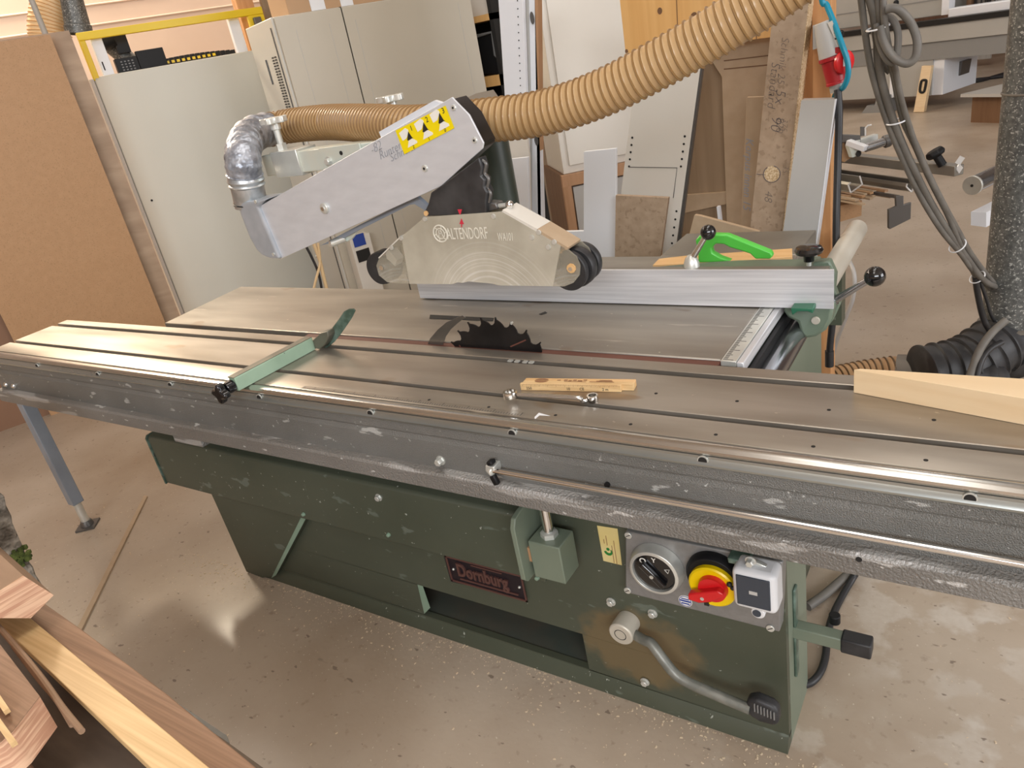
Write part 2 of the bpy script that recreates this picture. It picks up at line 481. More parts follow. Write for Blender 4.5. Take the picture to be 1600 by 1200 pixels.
# concrete floor: worn, mottled, with a pale dusty crust to the right of the saw
def concrete_extra(m):
    nt = m.node_tree
    N, L = nt.nodes, nt.links
    p = N['Principled BSDF']
    src = p.inputs['Base Color'].links[0].from_socket
    geo = N.new('ShaderNodeNewGeometry')
    def nz(scale, det, mp=(1, 1, 1)):
        mm = N.new('ShaderNodeVectorMath'); mm.operation = 'MULTIPLY'; mm.inputs[1].default_value = mp
        L.new(geo.outputs['Position'], mm.inputs[0])
        t = N.new('ShaderNodeTexNoise'); t.inputs['Scale'].default_value = scale; t.inputs['Detail'].default_value = det
        L.new(mm.outputs[0], t.inputs['Vector'])
        return t.outputs['Fac']
    def rng(src_, a, b, c=0.0, d=1.0):
        r = N.new('ShaderNodeMapRange')
        r.inputs['From Min'].default_value = a; r.inputs['From Max'].default_value = b
        r.inputs['To Min'].default_value = c; r.inputs['To Max'].default_value = d
        L.new(src_, r.inputs['Value'])
        return r.outputs[0]
    def mul(a, b):
        q = N.new('ShaderNodeMath'); q.operation = 'MULTIPLY'
        L.new(a, q.inputs[0]); L.new(b, q.inputs[1])
        return q.outputs[0]
    def mix(f, a, col):
        x = N.new('ShaderNodeMix'); x.data_type = 'RGBA'
        L.new(f, x.inputs[0]); L.new(a, x.inputs[6]); x.inputs[7].default_value = (*col, 1)
        return x.outputs[2]
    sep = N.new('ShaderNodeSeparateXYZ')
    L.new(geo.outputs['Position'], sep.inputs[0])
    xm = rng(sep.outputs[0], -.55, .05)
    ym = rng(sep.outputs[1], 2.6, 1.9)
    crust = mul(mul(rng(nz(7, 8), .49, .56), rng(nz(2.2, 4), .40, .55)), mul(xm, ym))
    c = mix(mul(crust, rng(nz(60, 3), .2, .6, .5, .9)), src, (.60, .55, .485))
    fine = rng(nz(34, 5), .62, .72, 0, .45)
    c = mix(fine, c, (.24, .175, .12))
    pits = rng(nz(26, 2, (1, 1.8, 1)), .70, .73, 0, .75)
    c = mix(pits, c, (.16, .12, .09))
    pale = rng(nz(90, 2), .70, .74, 0, .7)
    c = mix(pale, c, (.66, .60, .50))
    L.new(c, p.inputs['Base Color'])
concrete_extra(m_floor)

# painted body with a patch of rust brown wear around the crank hub
def body_paint():
    m = m_green.copy()
    m.name = 'olive_paint_with_rust_wear'
    nt = m.node_tree
    N, L = nt.nodes, nt.links
    p = N['Principled BSDF']
    src = p.inputs['Base Color'].links[0].from_socket
    geo = N.new('ShaderNodeNewGeometry')
    sub = N.new('ShaderNodeVectorMath'); sub.operation = 'SUBTRACT'
    sub.inputs[1].default_value = (-.665, 1.215, .180)
    L.new(geo.outputs['Position'], sub.inputs[0])
    sc = N.new('ShaderNodeVectorMath'); sc.operation = 'MULTIPLY'
    sc.inputs[1].default_value = (1 / .155, 0.0, 1 / .115)
    L.new(sub.outputs[0], sc.inputs[0])
    ln = N.new('ShaderNodeVectorMath'); ln.operation = 'LENGTH'
    L.new(sc.outputs[0], ln.inputs[0])
    t = N.new('ShaderNodeTexNoise'); t.inputs['Scale'].default_value = 18; t.inputs['Detail'].default_value = 6
    L.new(geo.outputs['Position'], t.inputs['Vector'])
    ad = N.new('ShaderNodeMath'); ad.operation = 'MULTIPLY_ADD'
    ad.inputs[1].default_value = 1.0; 
    L.new(t.outputs['Fac'], ad.inputs[0]); L.new(ln.outputs['Value'], ad.inputs[2])
    mr = N.new('ShaderNodeMapRange')
    mr.inputs['From Min'].default_value = 1.30; mr.inputs['From Max'].default_value = 1.62
    mr.inputs['To Min'].default_value = .95; mr.inputs['To Max'].default_value = 0.0
    L.new(ad.outputs[0], mr.inputs['Value'])
    mx = N.new('ShaderNodeMix'); mx.data_type = 'RGBA'
    L.new(mr.outputs['Result'], mx.inputs[0]); L.new(src, mx.inputs[6])
    mx.inputs[7].default_value = (.155, .115, .058, 1)
    L.new(mx.outputs[2], p.inputs['Base Color'])
    return m
m_body = body_paint()

# dusty scratched clear plastic of the saw hood
def dusty_clear():
    m = bpy.data.materials.new('dusty_clear_plastic')
    m.use_nodes = True
    nt = m.node_tree
    N, L = nt.nodes, nt.links
    p = N['Principled BSDF']
    out = N['Material Output']
    tc = N.new('ShaderNodeTexCoord')
    t = N.new('ShaderNodeTexNoise'); t.inputs['Scale'].default_value = 5; t.inputs['Detail'].default_value = 7
    L.new(tc.outputs['Object'], t.inputs['Vector'])
    r = N.new('ShaderNodeValToRGB')
    r.color_ramp.elements[0].position = .35; r.color_ramp.elements[1].position = .7
    r.color_ramp.elements[0].color = (.50, .46, .37, 1); r.color_ramp.elements[1].color = (.66, .62, .52, 1)
    L.new(t.outputs['Fac'], r.inputs['Fac'])
    # circular rub marks left by the blade
    sub = N.new('ShaderNodeVectorMath'); sub.operation = 'MULTIPLY_ADD'
    sub.inputs[1].default_value = (1, 0, 1); sub.inputs[2].default_value = (-.02, 0, .17)
    L.new(tc.outputs['Object'], sub.inputs[0])
    ln = N.new('ShaderNodeVectorMath'); ln.operation = 'LENGTH'
    L.new(sub.outputs[0], ln.inputs[0])
    t2 = N.new('ShaderNodeTexNoise'); t2.noise_dimensions = '1D'; t2.inputs['Scale'].default_value = 130; t2.inputs['Detail'].default_value = 2
    L.new(ln.outputs['Value'], t2.inputs['W'])
    mr = N.new('ShaderNodeMapRange')
    mr.inputs['From Min'].default_value = .50; mr.inputs['From Max'].default_value = .66
    L.new(t2.outputs['Fac'], mr.inputs['Value'])
    band = N.new('ShaderNodeMapRange')
    band.inputs['From Min'].default_value = .205; band.inputs['From Max'].default_value = .16
    L.new(ln.outputs['Value'], band.inputs['Value'])
    t3 = N.new('ShaderNodeTexNoise'); t3.inputs['Scale'].default_value = 9
    L.new(tc.outputs['Object'], t3.inputs['Vector'])
    mu = N.new('ShaderNodeMath'); mu.operation = 'MULTIPLY'
    L.new(mr.outputs[0], mu.inputs[0]); L.new(band.outputs[0], mu.inputs[1])
    mu2 = N.new('ShaderNodeMath'); mu2.operation = 'MULTIPLY'
    L.new(mu.outputs[0], mu2.inputs[0]); L.new(t3.outputs['Fac'], mu2.inputs[1])
    mx = N.new('ShaderNodeMix'); mx.data_type = 'RGBA'
    L.new(mu2.outputs[0], mx.inputs[0]); L.new(r.outputs['Color'], mx.inputs[6])
    mx.inputs[7].default_value = (.80, .78, .72, 1)
    L.new(mx.outputs[2], p.inputs['Base Color'])
    p.inputs['Roughness'].default_value = .24
    tr = N.new('ShaderNodeBsdfTransparent')
    tr.inputs['Color'].default_value = (.93, .91, .86, 1)
    ms = N.new('ShaderNodeMixShader')
    mf = N.new('ShaderNodeMapRange')
    mf.inputs['From Min'].default_value = .3; mf.inputs['From Max'].default_value = .75
    mf.inputs['To Min'].default_value = .62; mf.inputs['To Max'].default_value = .88
    L.new(t.outputs['Fac'], mf.inputs['Value'])
    L.new(mf.outputs[0], ms.inputs[0])
    L.new(tr.outputs[0], ms.inputs[1]); L.new(p.outputs[0], ms.inputs[2])
    L.new(ms.outputs[0], out.inputs['Surface'])
    return m
m_hood = dusty_clear()
def wheelclear():
    m = m_hood.copy(); m.name = 'clear_plastic_wheel_cover'
    for n in m.node_tree.nodes:
        if n.type == 'MAP_RANGE' and abs(n.inputs['To Max'].default_value - .88) < 1e-4:
            n.inputs['To Min'].default_value = .18; n.inputs['To Max'].default_value = .45
    return m
m_hoodclear = wheelclear()
# ================================================================== the hall
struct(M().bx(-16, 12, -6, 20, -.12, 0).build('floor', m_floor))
struct(M().bx(-16, 12, -6, 20, 5.0, 5.1).build('ceiling', m_ceiling))
def clad():
    m = M()
    prof = []
    z = 4.99
    for zr in (.55, .73, 1.45, 1.63, 2.46, 2.635, 3.35, 3.53, 4.25, 4.43):
        prof += [(0.0, zr - .012), (.012, zr - .004), (.012, zr + .004), (0.0, zr + .010)]
    q0 = WX * 9.0 - UX * 10
    pts = [q0] + [q0 - WX * d + V((0, 0, zz)) for d, zz in prof] + [q0 + V((0, 0, z))] + [q0 + WX * .1 + V((0, 0, z)), q0 + WX * .1]
    m.prism(pts, UX * 27)
    return m
struct(clad().build('wall_back', m_wall, ang=20))
struct(M().prism([UX * 14.6 - WX * 12, UX * 14.6 + WX * 9, UX * 14.7 + WX * 9, UX * 14.7 - WX * 12], (0, 0, 5)).build('wall_far', m_darkwall))
struct(M().bx(-16, -15.9, -6, 20, 0, 5).build('wall_left', m_wall))
struct(M().bx(-16, 12, -6.1, -6, 0, 2.6).build('wall_front', m_wall))  # unseen wall, added to keep low daylight off the machine front

# ================================================================== panel saw
saw = thing('panel_saw', 'large green format saw with dark saw blade, red rotary switch and foot pedal', 'saw', (-1.4, 1.6, 0))

def body():
    m = M()
    y0, y1 = 1.215, 1.235
    op = [(-1.3813, 1.215, 0.1726), (-0.8253, 1.215, 0.1697), (-0.8237, 1.215, 0.0435), (-1.3893, 1.215, 0.0519)]
    L, R, T = -2.20, -.312, .68
    def quad(a, b, c, d):
        m.prism([a, b, c, d], (0, .02, 0))
    tl, tr, br, bl = [V(p) for p in op]
    zb = .035
    quad((L, y0, T), (R, y0, T), (R, y0, tr.z), (L, y0, tl.z))
    quad((L, y0, tl.z), tl, bl, (L, y0, bl.z))
    quad(tr, (R, y0, tr.z), (R, y0, br.z), br)
    quad((L, y0, bl.z), (R, y0, br.z), (R, y0, zb), (L, y0, zb))
    # flared skirt at the bottom
    m.prism([(L, 1.215, .042), (L, 1.205, .03), (L, 1.197, 0), (L, 1.235, 0), (L, 1.235, .042)], (R - L, 0, 0))
    return m
body().build('body_front', m_body, saw)
M().prism([(-.312, 1.236, 0), (-.312, 1.405, 0), (-.312, 1.405, .70), (-.312, 1.236, .70)], (-.012, 0, 0)).build('body_side', m_greenside, saw, label='green side panel with its side light painted in')  # same body paint, lightened in colour for its lit side
M().prism([(-2.16, 1.236, 0), (-.33, 1.236, 0), (-.33, 1.405, 0), (-2.16, 1.405, 0)], (0, 0, .02)).bx(-2.16, -.33, 1.39, 1.405, .02, .66).bx(-2.16, -.33, 1.236, 1.405, .665, .69).build('body_frame', m_green, saw)
M().prism([(-2.0, 1.237, .042), (-2.0, 1.237, .022), (-2.0, 1.388, .022), (-2.0, 1.388, .075)], (1.235, 0, 0)).bx(-2.0, -.765, 1.375, 1.389, .075, .30).build('recess_lining', m_inside, saw, label='dark recess lining')  # inner lining in darker green and brown
# leg plate on the left; light on its edge painted as a pale strip
M().prism([(-2.5026, 1.19, 0.3569), (-1.7842, 1.19, 0.3601), (-1.7553, 1.19, 0.359), (-2.0565, 1.19, 0.0358), (-2.1432, 1.19, 0), (-2.2305, 1.19, 0.0046), (-2.2491, 1.19, 0.347)], (0, .024, 0)).build('leg_plate', m_green, saw)
M().prism([(-1.7834, 1.1885, 0.3514), (-1.7586, 1.1885, 0.3544), (-2.05, 1.1885, 0.0388), (-2.0839, 1.1885, 0.0176)], (0, .0012, 0)).build('leg_edge', m_greenlight, saw, label='pale green strip, the lit plate edge painted in')
M().prism([(-1.3912, 1.2155, 0.1742), (-1.3617, 1.2155, 0.173), (-1.3568, 1.2155, 0.0875), (-1.389, 1.2155, 0.0541)], (0, .001, 0)).build('recess_edge', m_greenlight, saw, label='pale green lit edge of the recess')  # lit left jamb painted as a pale strip on the front face
# housing under the sliding table
hs = M().prism([(-2.475, 1.17, .362), (-2.475, 1.17, .548), (-2.475, 1.174, .556), (-2.475, 1.182, .560), (-2.475, 1.40, .566), (-2.475, 1.40, .362)], (1.60, 0, 0)).build('upper_housing', m_green, saw, bevel=.004)
M().prism([(-2.483, 1.166, .360), (-2.483, 1.166, .550), (-2.483, 1.174, .560), (-2.483, 1.40, .568), (-2.483, 1.40, .360)], (.008, 0, 0)).build('end_cap', m_greenworn, saw)
for xx in (-2.02, -1.05):
    M().bx(xx, xx + .05, 1.24, 1.33, .568, .683).build('carriage_support', m_greenlight, saw)
# frame below the main table
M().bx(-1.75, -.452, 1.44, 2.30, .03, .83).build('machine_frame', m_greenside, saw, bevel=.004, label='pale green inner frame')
M().bx(-1.85, -.40, 1.42, 2.32, 0, .05).build('frame_foot', m_green, saw)
# bolts on the front
def hexbolt(c, n=(0, -1, 0), r=.009, h=.009, mt=None, name='hex_bolt', par=None):
    c = V(c)
    n = V(n)
    m = M().cyl(c, c + n * .002, r * 1.35, n=20)
    m.lathe([(0, 0), (r, 0), (r, h * .85), (r * .8, h), (0, h)], c + n * .002, n, 6)
    return m.build(name, mt or m_zinc, par or saw)
for c in [(-0.7243, 1.215, 0.3112), (-0.6165, 1.215, 0.3096), (-0.6608, 1.212, 0.0715)]:
    hexbolt(c)
for c in [(-1.3803, 1.17, 0.5175), (-0.9085, 1.17, 0.5012)]:
    hexbolt(c, r=.0085)
for c in [(-1.7383, 1.17, 0.3839), (-1.3845, 1.17, 0.3898), (-0.8964, 1.17, 0.3741)]:
    M().cyl(c, V(c) + V((0, -.008, 0)), .007, .005, 16).build('cap_screw', m_greenlight, saw, bevel=.001)

# name plate
pl = M().prism([(-1.2354, 1.214, 0.322), (-0.9792, 1.214, 0.3278), (-0.9803, 1.214, 0.2429), (-1.2348, 1.214, 0.2304)], (0, -.006, 0)).build('name_plate', m_plate, saw, bevel=.002)
np0 = V((-1.2272, 1.2065, 0.2387)); npx = V((-0.9742, 1.2065, 0.2511)); npt = V((-1.2278, 1.2065, 0.3298))
bw = (npx - np0).length; bh = (npt - np0).length
fr = M()
for a, b in [((.0, .0), (1, .055)), ((0, .93), (1, 1)), ((0, 0), (.018, 1)), ((.982, 0), (1, 1))]:
    fr.bx(np0.x + a[0] * bw, np0.x + b[0] * bw, 1.2045, 1.2078, np0.z + a[1] * bh, np0.z + b[1] * bh)
fr.bx(np0.x + bw * .14, np0.x + bw * .90, 1.2045, 1.2078, np0.z + bh * .16, np0.z + bh * .21)
fr.bx(np0.x + bw * .34, np0.x + bw * .74, 1.2045, 1.2078, np0.z + bh * .84, np0.z + bh * .88)
fr.build('raised_border', m_plateraised, pl)
text('raised_lettering', 'Dornburg', (np0.x + bw * .125, 1.2055, np0.z + bh * .33), (1, 0, 0), (0, 0, 1), bh * .66, m_plateraised, pl, depth=.005, bold=.0018, sx=bw * .77 / (bh * .66 * 4.62))
for t in (.07, .935):
    M().sphere((np0.x + bw * t, 1.2065, np0.z + bh * .5), .004, 12).build('rivet', m_zinc, pl)

# golden inspection sticker
st = M().prism([(-0.7296, 1.2146, 0.5388), (-0.6774, 1.2146, 0.5418), (-0.6795, 1.2146, 0.4362), (-0.7274, 1.2146, 0.4366)], (0, -.0008, 0)).build('inspection_sticker', m_stickergold, saw)
sc0 = V((-0.71, 1.2133, 0.4687))
M().cyl(sc0 + V((0, .0004, .007)), sc0 + V((0, -.0003, .007)), .0042, n=16).prism([sc0 + V((.011 * math.cos(a) , 0, .011 * math.sin(a))) for a in [math.radians(d) for d in range(-175, 50, 15)]] + [sc0 + V((.006 * math.cos(a) + .001, 0, .006 * math.sin(a) + .002)) for a in [math.radians(d) for d in range(40, -176, -15)]], (0, -.0004, 0)).build('green_emblem', m_stickergreen, st)
tx = M()
for px_, z0_, z1_ in ((.0105, -.030, .020), (.0175, -.034, .036), (-.008, .022, .034), (-.001, .018, .046)):
    tx.bx(sc0.x + px_, sc0.x + px_ + .0014, 1.2130, 1.2137, sc0.z + z0_, sc0.z + z1_)
tx.build('printed_lines', m_brownprint, st)

# control panel
cp = M().prism([(-0.64, 1.18, 0.5685), (-0.3052, 1.18, 0.5714), (-0.3161, 1.18, 0.3865), (-0.6623, 1.18, 0.3874)], (0, .036, 0)).build('control_panel', m_panelgrey, saw, bevel=.003)
for c in [(-0.6334, 1.18, 0.5596), (-0.6547, 1.18, 0.3974), (-0.3239, 1.18, 0.5568), (-0.334, 1.18, 0.3926)]:
    s_ = M().cyl(c, V(c) + V((0, -.0035, 0)), .0085, n=20).build('slotted_screw', m_zinc, cp, bevel=.001)
    M().obox(V(c) + V((0, -.0036, 0)), (1, 0, .6), (-.6, 0, 1), .012, .0016, .0004).build('screw_slot', m_dark, s_)
def dial(cx, r_out, r_in):
    c = V(cx)
    return c
ca = V((-0.5717, 1.157, 0.4897)) + V((0, .023, 0))
sw = M().lathe([(0, 0), (.062, 0), (.062, .006), (.056, .026), (.049, .028), (.047, .012), (0, .012)], ca, (0, -1, 0), 48).build('star_delta_switch', m_zinc, cp, bevel=.0008)
M().lathe([(0, 0), (.0465, 0), (.0465, .010), (.040, .012), (0, .012)], ca + V((0, -.012, 0)), (0, -1, 0), 40).build('switch_dial', m_gloss, sw)
M().obox(ca + V((0, -.024, 0)), (1, 0, -1.05), (1.05, 0, 1), .072, .016, -.014, (0, 1, 0)).build('switch_grip', m_gloss, sw, bevel=.004)
M().cyl(ca + V((0, -.038, 0)), ca + V((0, -.0395, 0)), .0045, n=14).build('grip_screw', m_zinc, sw)
text('position_mark', 'O', ca + V((-.030, -.0245, .020)), (1, 0, .15), (-.15, 0, 1), .020, m_whiteprint, sw, bold=.0003)
text('position_mark', 'Y', ca + V((-.002, -.0245, .030)), (1, 0, .0), (0, 0, 1), .016, m_whiteprint, sw, bold=.0002)
tri = [ca + V((.026, -.0245, .016)), ca + V((.037, -.0245, .019)), ca + V((.033, -.0245, .008))]
M().tube(tri, .0009, 6, closed=True).build('position_mark', m_whiteprint, sw)
cb = V((-0.4408, 1.147, 0.4957)) + V((0, .033, 0))
sw = M().lathe([(0, 0), (.060, 0), (.060, .012), (.054, .022), (0, .022)], cb + V((-.002, 0, .008)), (0, -1, 0), 48).build('main_switch', m_black, cp, bevel=.001, label='main switch with black base, yellow ring and red grip')
M().lathe([(0, 0), (.0495, 0), (.0495, .010), (.046, .013), (.040, .011), (0, .011)], cb + V((0, -.022, 0)), (0, -1, 0), 48).build('yellow_ring', m_yellowplastic, sw)
M().lathe([(0, 0), (.031, 0), (.029, .012), (0, .013)], cb + V((.004, -.033, .002)), (0, -1, 0), 40).build('red_dial', m_redbright, sw)
M().prism([cb + V((x, -.044, z)) for x, z in [(-.043, -.024), (-.042, -.008), (-.018, .002), (.022, .019), (.034, .012), (.028, .002), (.006, -.016), (-.020, -.026)]], (0, -.016, 0)).build('red_grip', m_redbright, sw, bevel=.003)
M().cyl(cb + V((-.012, -.060, -.011)), cb + V((-.012, -.0612, -.011)), .004, n=14).build('grip_screw', m_zinc, sw)
M().sphere(cb + V((.039, -.036, .022)), .006, 12).sphere(cb + V((.045, -.036, .014)), .005, 12).build('lock_notch', m_print, sw)
M().bx(cb.x - .018, cb.x - .008, 1.143, 1.148, cb.z - .050, cb.z - .042).build('lock_notch', m_print, sw)
# white surface socket box with blue grey lid window
q = [V(p) for p in [(-0.3854, 1.118, 0.5778), (-0.3172, 1.118, 0.5814), (-0.3203, 1.118, 0.4848), (-0.3839, 1.118, 0.4873)]]
bxm = M().prism([(q[0].x - .004, 1.120, q[3].z - .004), (q[0].x - .004, 1.120, q[0].z + .003), (q[0].x + .082, 1.120, q[0].z + .003), (q[0].x + .082, 1.120, q[3].z - .004)], (0, .058, 0)).build('socket_box', m_lightplastic, cp, bevel=.013, label='white socket box', seg=4)
M().bx(q[0].x + .006, q[0].x + .071, 1.117, 1.1205, q[3].z + .010, q[0].z - .007).build('box_window', m_slate, bxm, bevel=.007, label='slate blue window', seg=3)
M().bx(q[0].x + .031, q[0].x + .047, 1.1160, 1.1172, q[3].z + .043, q[3].z + .051).build('window_mark', m_pale, bxm)
M().cyl((q[0].x + .042, 1.160, q[3].z - .015), (q[0].x + .042, 1.130, q[3].z - .015), .0135, n=24).build('latch_tab', m_lightplastic, bxm, bevel=.002)
M().cyl((q[0].x + .040, 1.1305, q[3].z - .015), (q[0].x + .040, 1.1285, q[3].z - .015), .0085, n=20).build('latch_mark', m_slate, bxm)
M().beam((-0.3496, 1.15, 0.5845), (-0.3278, 1.15, 0.5778), .010, .008).build('cable_gland', m_zinc, bxm, bevel=.002)
cs_ = V((-0.5159, 1.18, 0.4081))
rs = M().cyl(cs_, cs_ + V((0, -.0008, 0)), .0155, n=28).build('round_sticker', m_whiteprint, cp)
M().bx(cs_.x - .012, cs_.x + .012, 1.1785, 1.1792, cs_.z - .0015, cs_.z + .0025).bx(cs_.x - .009, cs_.x + .009, 1.1785, 1.1792, cs_.z + .005, cs_.z + .0075).bx(cs_.x - .009, cs_.x + .009, 1.1785, 1.1792, cs_.z - .008, cs_.z - .005).tube([cs_ + V((.0135 * math.cos(a), -.0009, .0135 * math.sin(a))) for a in [k * math.pi / 14 for k in range(28)]], .0008, 6, closed=True).build('sticker_print', m_blueprint, rs)
M().prism([(-0.4051, 1.15, 0.5792), (-0.3647, 1.15, 0.5788), (-0.3626, 1.15, 0.5682), (-0.4032, 1.15, 0.5668)], (0, .035, 0)).build('catch_plate', m_greenworn, cp, bevel=.002)
hexbolt((-0.355, 1.14, 0.5939), r=.008, h=.012, par=cp)

# round hub, bent lever and rubber pedal
h0 = V((-0.6991, 1.215, 0.2268))
hub = V((-0.6823, 1.165, 0.266))
pd = M().lathe([(0, -.052), (.029, -.050), (.031, -.012), (.031, 0), (.028, .003), (0, .003)], hub, (0, -1, 0), 36).build('pedal_hub', m_tube, saw, bevel=.001, label='worn cream coloured hub')
M().lathe([(.0135, .0), (.0145, .0008), (.0155, 0)], hub + V((0, -.0032, 0)), (0, -1, 0), 30).build('hub_ring', m_dark, pd)
path = smooth_path([hub + V((.02, .02, -.008)), (-0.6269, 1.172, 0.2611), (-0.6046, 1.165, 0.2636), (-0.5751, 1.155, 0.2362), (-0.5479, 1.15, 0.2075), (-0.5162, 1.148, 0.1941), (-0.4567, 1.146, 0.1851), (-0.3755, 1.144, 0.1752)], 6)
M().tube(path, .0125, 14).build('pedal_lever', m_leverpaint, saw, label='bent grey lever')
pc = V((-0.3494, 1.14, 0.1835))
M().prism([pc + V((x, 0, z)) for x, z in [(-.036, -.010), (-.030, -.028), (-.006, -.038), (.026, -.036), (.036, -.022), (.034, .012), (.022, .024), (-.012, .030), (-.032, .018)]], (0, .030, 0)).build('pedal_rubber', m_rubber, saw, bevel=.009, seg=3)
rg = M()
for k in range(7):
    rg.beam(pc + V((-.014 + k * .0068, -.0015, .018 - k * .0012)), pc + V((-.014 + k * .0068, -.0015, -.004 - k * .0012)), .0022, .003, (0, 1, 0))
rg.build('pedal_ribs', m_machinedark, saw)

# square tube handle in the right side
M().bx(-.3125, -.306, 1.275, 1.300, .165, .420).build('side_slot', m_greenworn, saw, bevel=.003)
lv = M().beam((-.335, 1.288, .300), (-.205, 1.288, .300), .030, .032).build('side_handle', m_greenside, saw, bevel=.003)
M().beam((-.215, 1.288, .300), (-.155, 1.288, .300), .036, .038).build('handle_grip', m_rubber, lv, bevel=.004)
M().cyl((-.235, 1.32, .316), (-.235, 1.32, .338), .012, n=20).build('handle_knob', m_black, lv, bevel=.002)

# bracket and adjusting cylinder in front of the body
M().prism([(-.884, 1.10, .425), (-.884, 1.088, .438), (-.884, 1.088, .585), (-.884, 1.100, .606), (-.884, 1.125, .612), (-.884, 1.21, .612), (-.884, 1.21, .425)], (.013, 0, 0)).build('bracket', m_greenside, saw, bevel=.002)
bk = M().bx(-.862, -.778, 1.115, 1.185, .430, .535).build('adjuster_block', m_greenside, saw, bevel=.003)
M().cyl((-.822, 1.150, .535), (-.822, 1.150, .66), .0125, n=24).build('adjuster_rod', m_chrome, bk)
M().lathe([(0, 0), (.021, 0), (.021, .012), (.016, .015), (0, .015)], (-.822, 1.150, .535), (0, 0, 1), 6).build('adjuster_nut', m_zinc, bk)
M().cyl((-.815, 1.150, .431), (-.815, 1.150, .405), .011, .009, 18).build('adjuster_tip', m_lightplastic, bk, bevel=.003)
M().bx(-.872, -.862, 1.12, 1.18, .47, .51).build('block_spacer', m_brownedge, bk)

# main table with slot, strip, scale and extension
T = .88
M().prism([(-2.548, 1.432, T), (-.486, 1.432, T), (-.486, 2.158, T), (-1.36, 2.158, T), (-1.36, 1.820, T), (-2.585, 1.820, T)], (0, 0, -.045)).build('main_table', m_steel, saw, bevel=.003)
M().bx(-.908, -.487, 2.160, 2.405, .836, .8805).build('table_extension', m_profile, saw, bevel=.003)
M().bx(-1.78, -.487, 1.405, 1.4315, .85, .876).build('wear_strip', m_phenolic, saw, label='red brown wear strip beside the blade')
M().prism([(-1.4308, 1.6084, 0.8804), (-1.1935, 1.6047, 0.8804), (-1.183, 1.5817, 0.8804), (-1.4111, 1.5794, 0.8804)], (0, 0, .0008)).build('table_slot', m_dark, saw)
M().prism([(-1.0675, 1.645, 0.8804), (-1.058, 1.6651, 0.8804), (-1.0469, 1.6564, 0.8804), (-1.057, 1.6411, 0.8804)], (0, 0, .0008)).build('table_hole', m_dark, saw)
rl = M().bx(-.4855, -.452, 1.425, 1.95, .868, .8808).build('scale_rail', m_zinc, saw, bevel=.001)
M().bx(-.451, -.436, 1.425, 1.95, .855, .879).build('rail_profile', m_alu, saw, bevel=.002)
M().bx(-.436, -.425, 1.44, 1.95, .80, .852).build('rail_carrier', m_black, saw)
tk = M()
for k in range(100):
    y_ = 1.432 + k * .005
    tk.bx(-.482, -.482 + (.022 if k % 10 == 0 else .014 if k % 5 == 0 else .009), y_, y_ + .0013, .8808, .8812)
tk.build('scale_marks', m_dark, rl)
gb = M().cyl((-.412, 1.445, .80), (-.412, 2.05, .80), .031, n=36).build('guide_bar', m_barsteel, saw)
M().cyl((-.412, 2.05, .80), (-.412, 2.68, .80), .033, n=36).build('guide_bar_sleeve', m_tube, gb, label='worn cream sleeve on the far half', bevel=.004)
M().bx(-.47, -.36, 1.405, 1.445, .70, .845).build('bar_mount', m_green, saw)
M().bx(-.47, -.395, 2.31, 2.37, .60, .80).build('bar_mount', m_green, saw)

# riving knife
M().prism([(-1.2981, 1.417, 0.8711), (-1.2806, 1.417, 0.8932), (-1.2461, 1.417, 0.9212), (-1.212, 1.417, 0.943), (-1.1764, 1.417, 0.957), (-1.1515, 1.417, 0.9651), (-1.1445, 1.417, 0.96), (-1.1739, 1.417, 0.9427), (-1.2023, 1.417, 0.9233), (-1.2253, 1.417, 0.9018), (-1.2442, 1.417, 0.8725)], (0, .0028, 0)).build('riving_knife', m_knife, saw)
# saw blade
bc = V((-1.062, 1.4165, .788))
pts = []
NT = 24
for k in range(NT):
    a0 = 2 * math.pi * k / NT + .07
    st_ = 2 * math.pi / NT
    for f, r in ((0, .1775), (.06, .1775), (.10, .171), (.30, .1665), (.46, .1615), (.60, .155), (.78, .156), (.93, .162), (.985, .171)):
        a = -(a0 + f * st_)
        pts.append(bc + V((r * math.cos(a), 0, r * math.sin(a))))
pts = pts[::-1]
bl = M().prism(pts, (0, -.0030, 0)).build('saw_blade', m_blade, saw)
for k in range(4):
    a = math.radians(52 + k * 90)
    b = math.radians(66 + k * 90)
    M().beam(bc + V((.152 * math.cos(a), -.0032, .152 * math.sin(a))), bc + V((.108 * math.cos(b), -.0032, .108 * math.sin(b))), .0035, .0006, (0, 1, 0)).build('expansion_slot', m_phenolic, bl)
    M().prism([bc + V((r * math.cos(a + d), -.0034, r * math.sin(a + d))) for r, d in ((.170, .30), (.1775, .29), (.1775, .33), (.170, .325))], (0, .0042, 0)).build('carbide_tooth', m_zinc, bl)

# ================================================================== sliding table
sl = thing('sliding_table', 'long grey sliding table with two slots, on a blue-grey leg at its left end', 'sliding table', (-1.3, 1.2, 0))
X0, X1 = -3.185, .62
def profx(name, yz, mt, x0=X0, x1=X1, par=None, bevel=0.0, label=None, ang=25):
    return M().prism([(x0, y, z) for y, z in yz], (x1 - x0, 0, 0)).build(name, mt, par or sl, bevel, label, ang)
profx('deck', [(1.100, .835), (1.100, .8795), (1.1015, .88), (1.1705, .88), (1.172, .8785), (1.172, .862), (1.189, .862), (1.189, .8785), (1.1905, .88), (1.338, .88), (1.3395, .8785), (1.3395, .862), (1.3605, .862), (1.3605, .8785), (1.362, .88), (1.401, .88), (1.403, .878), (1.403, .835)], m_deck)
for y0_, y1_ in ((1.1725, 1.1885), (1.3400, 1.3600)):
    M().bx(X0 + .002, X1, y0_, y1_, .8622, .8632).build('slot_floor', m_slot, sl)
profx('top_rail', [(1.0995, .862), (1.0995, .877), (1.094, .8795), (1.086, .8800), (1.079, .8780), (1.0745, .8735), (1.0735, .8690), (1.0750, .865), (1.0790, .862)], m_railtop)
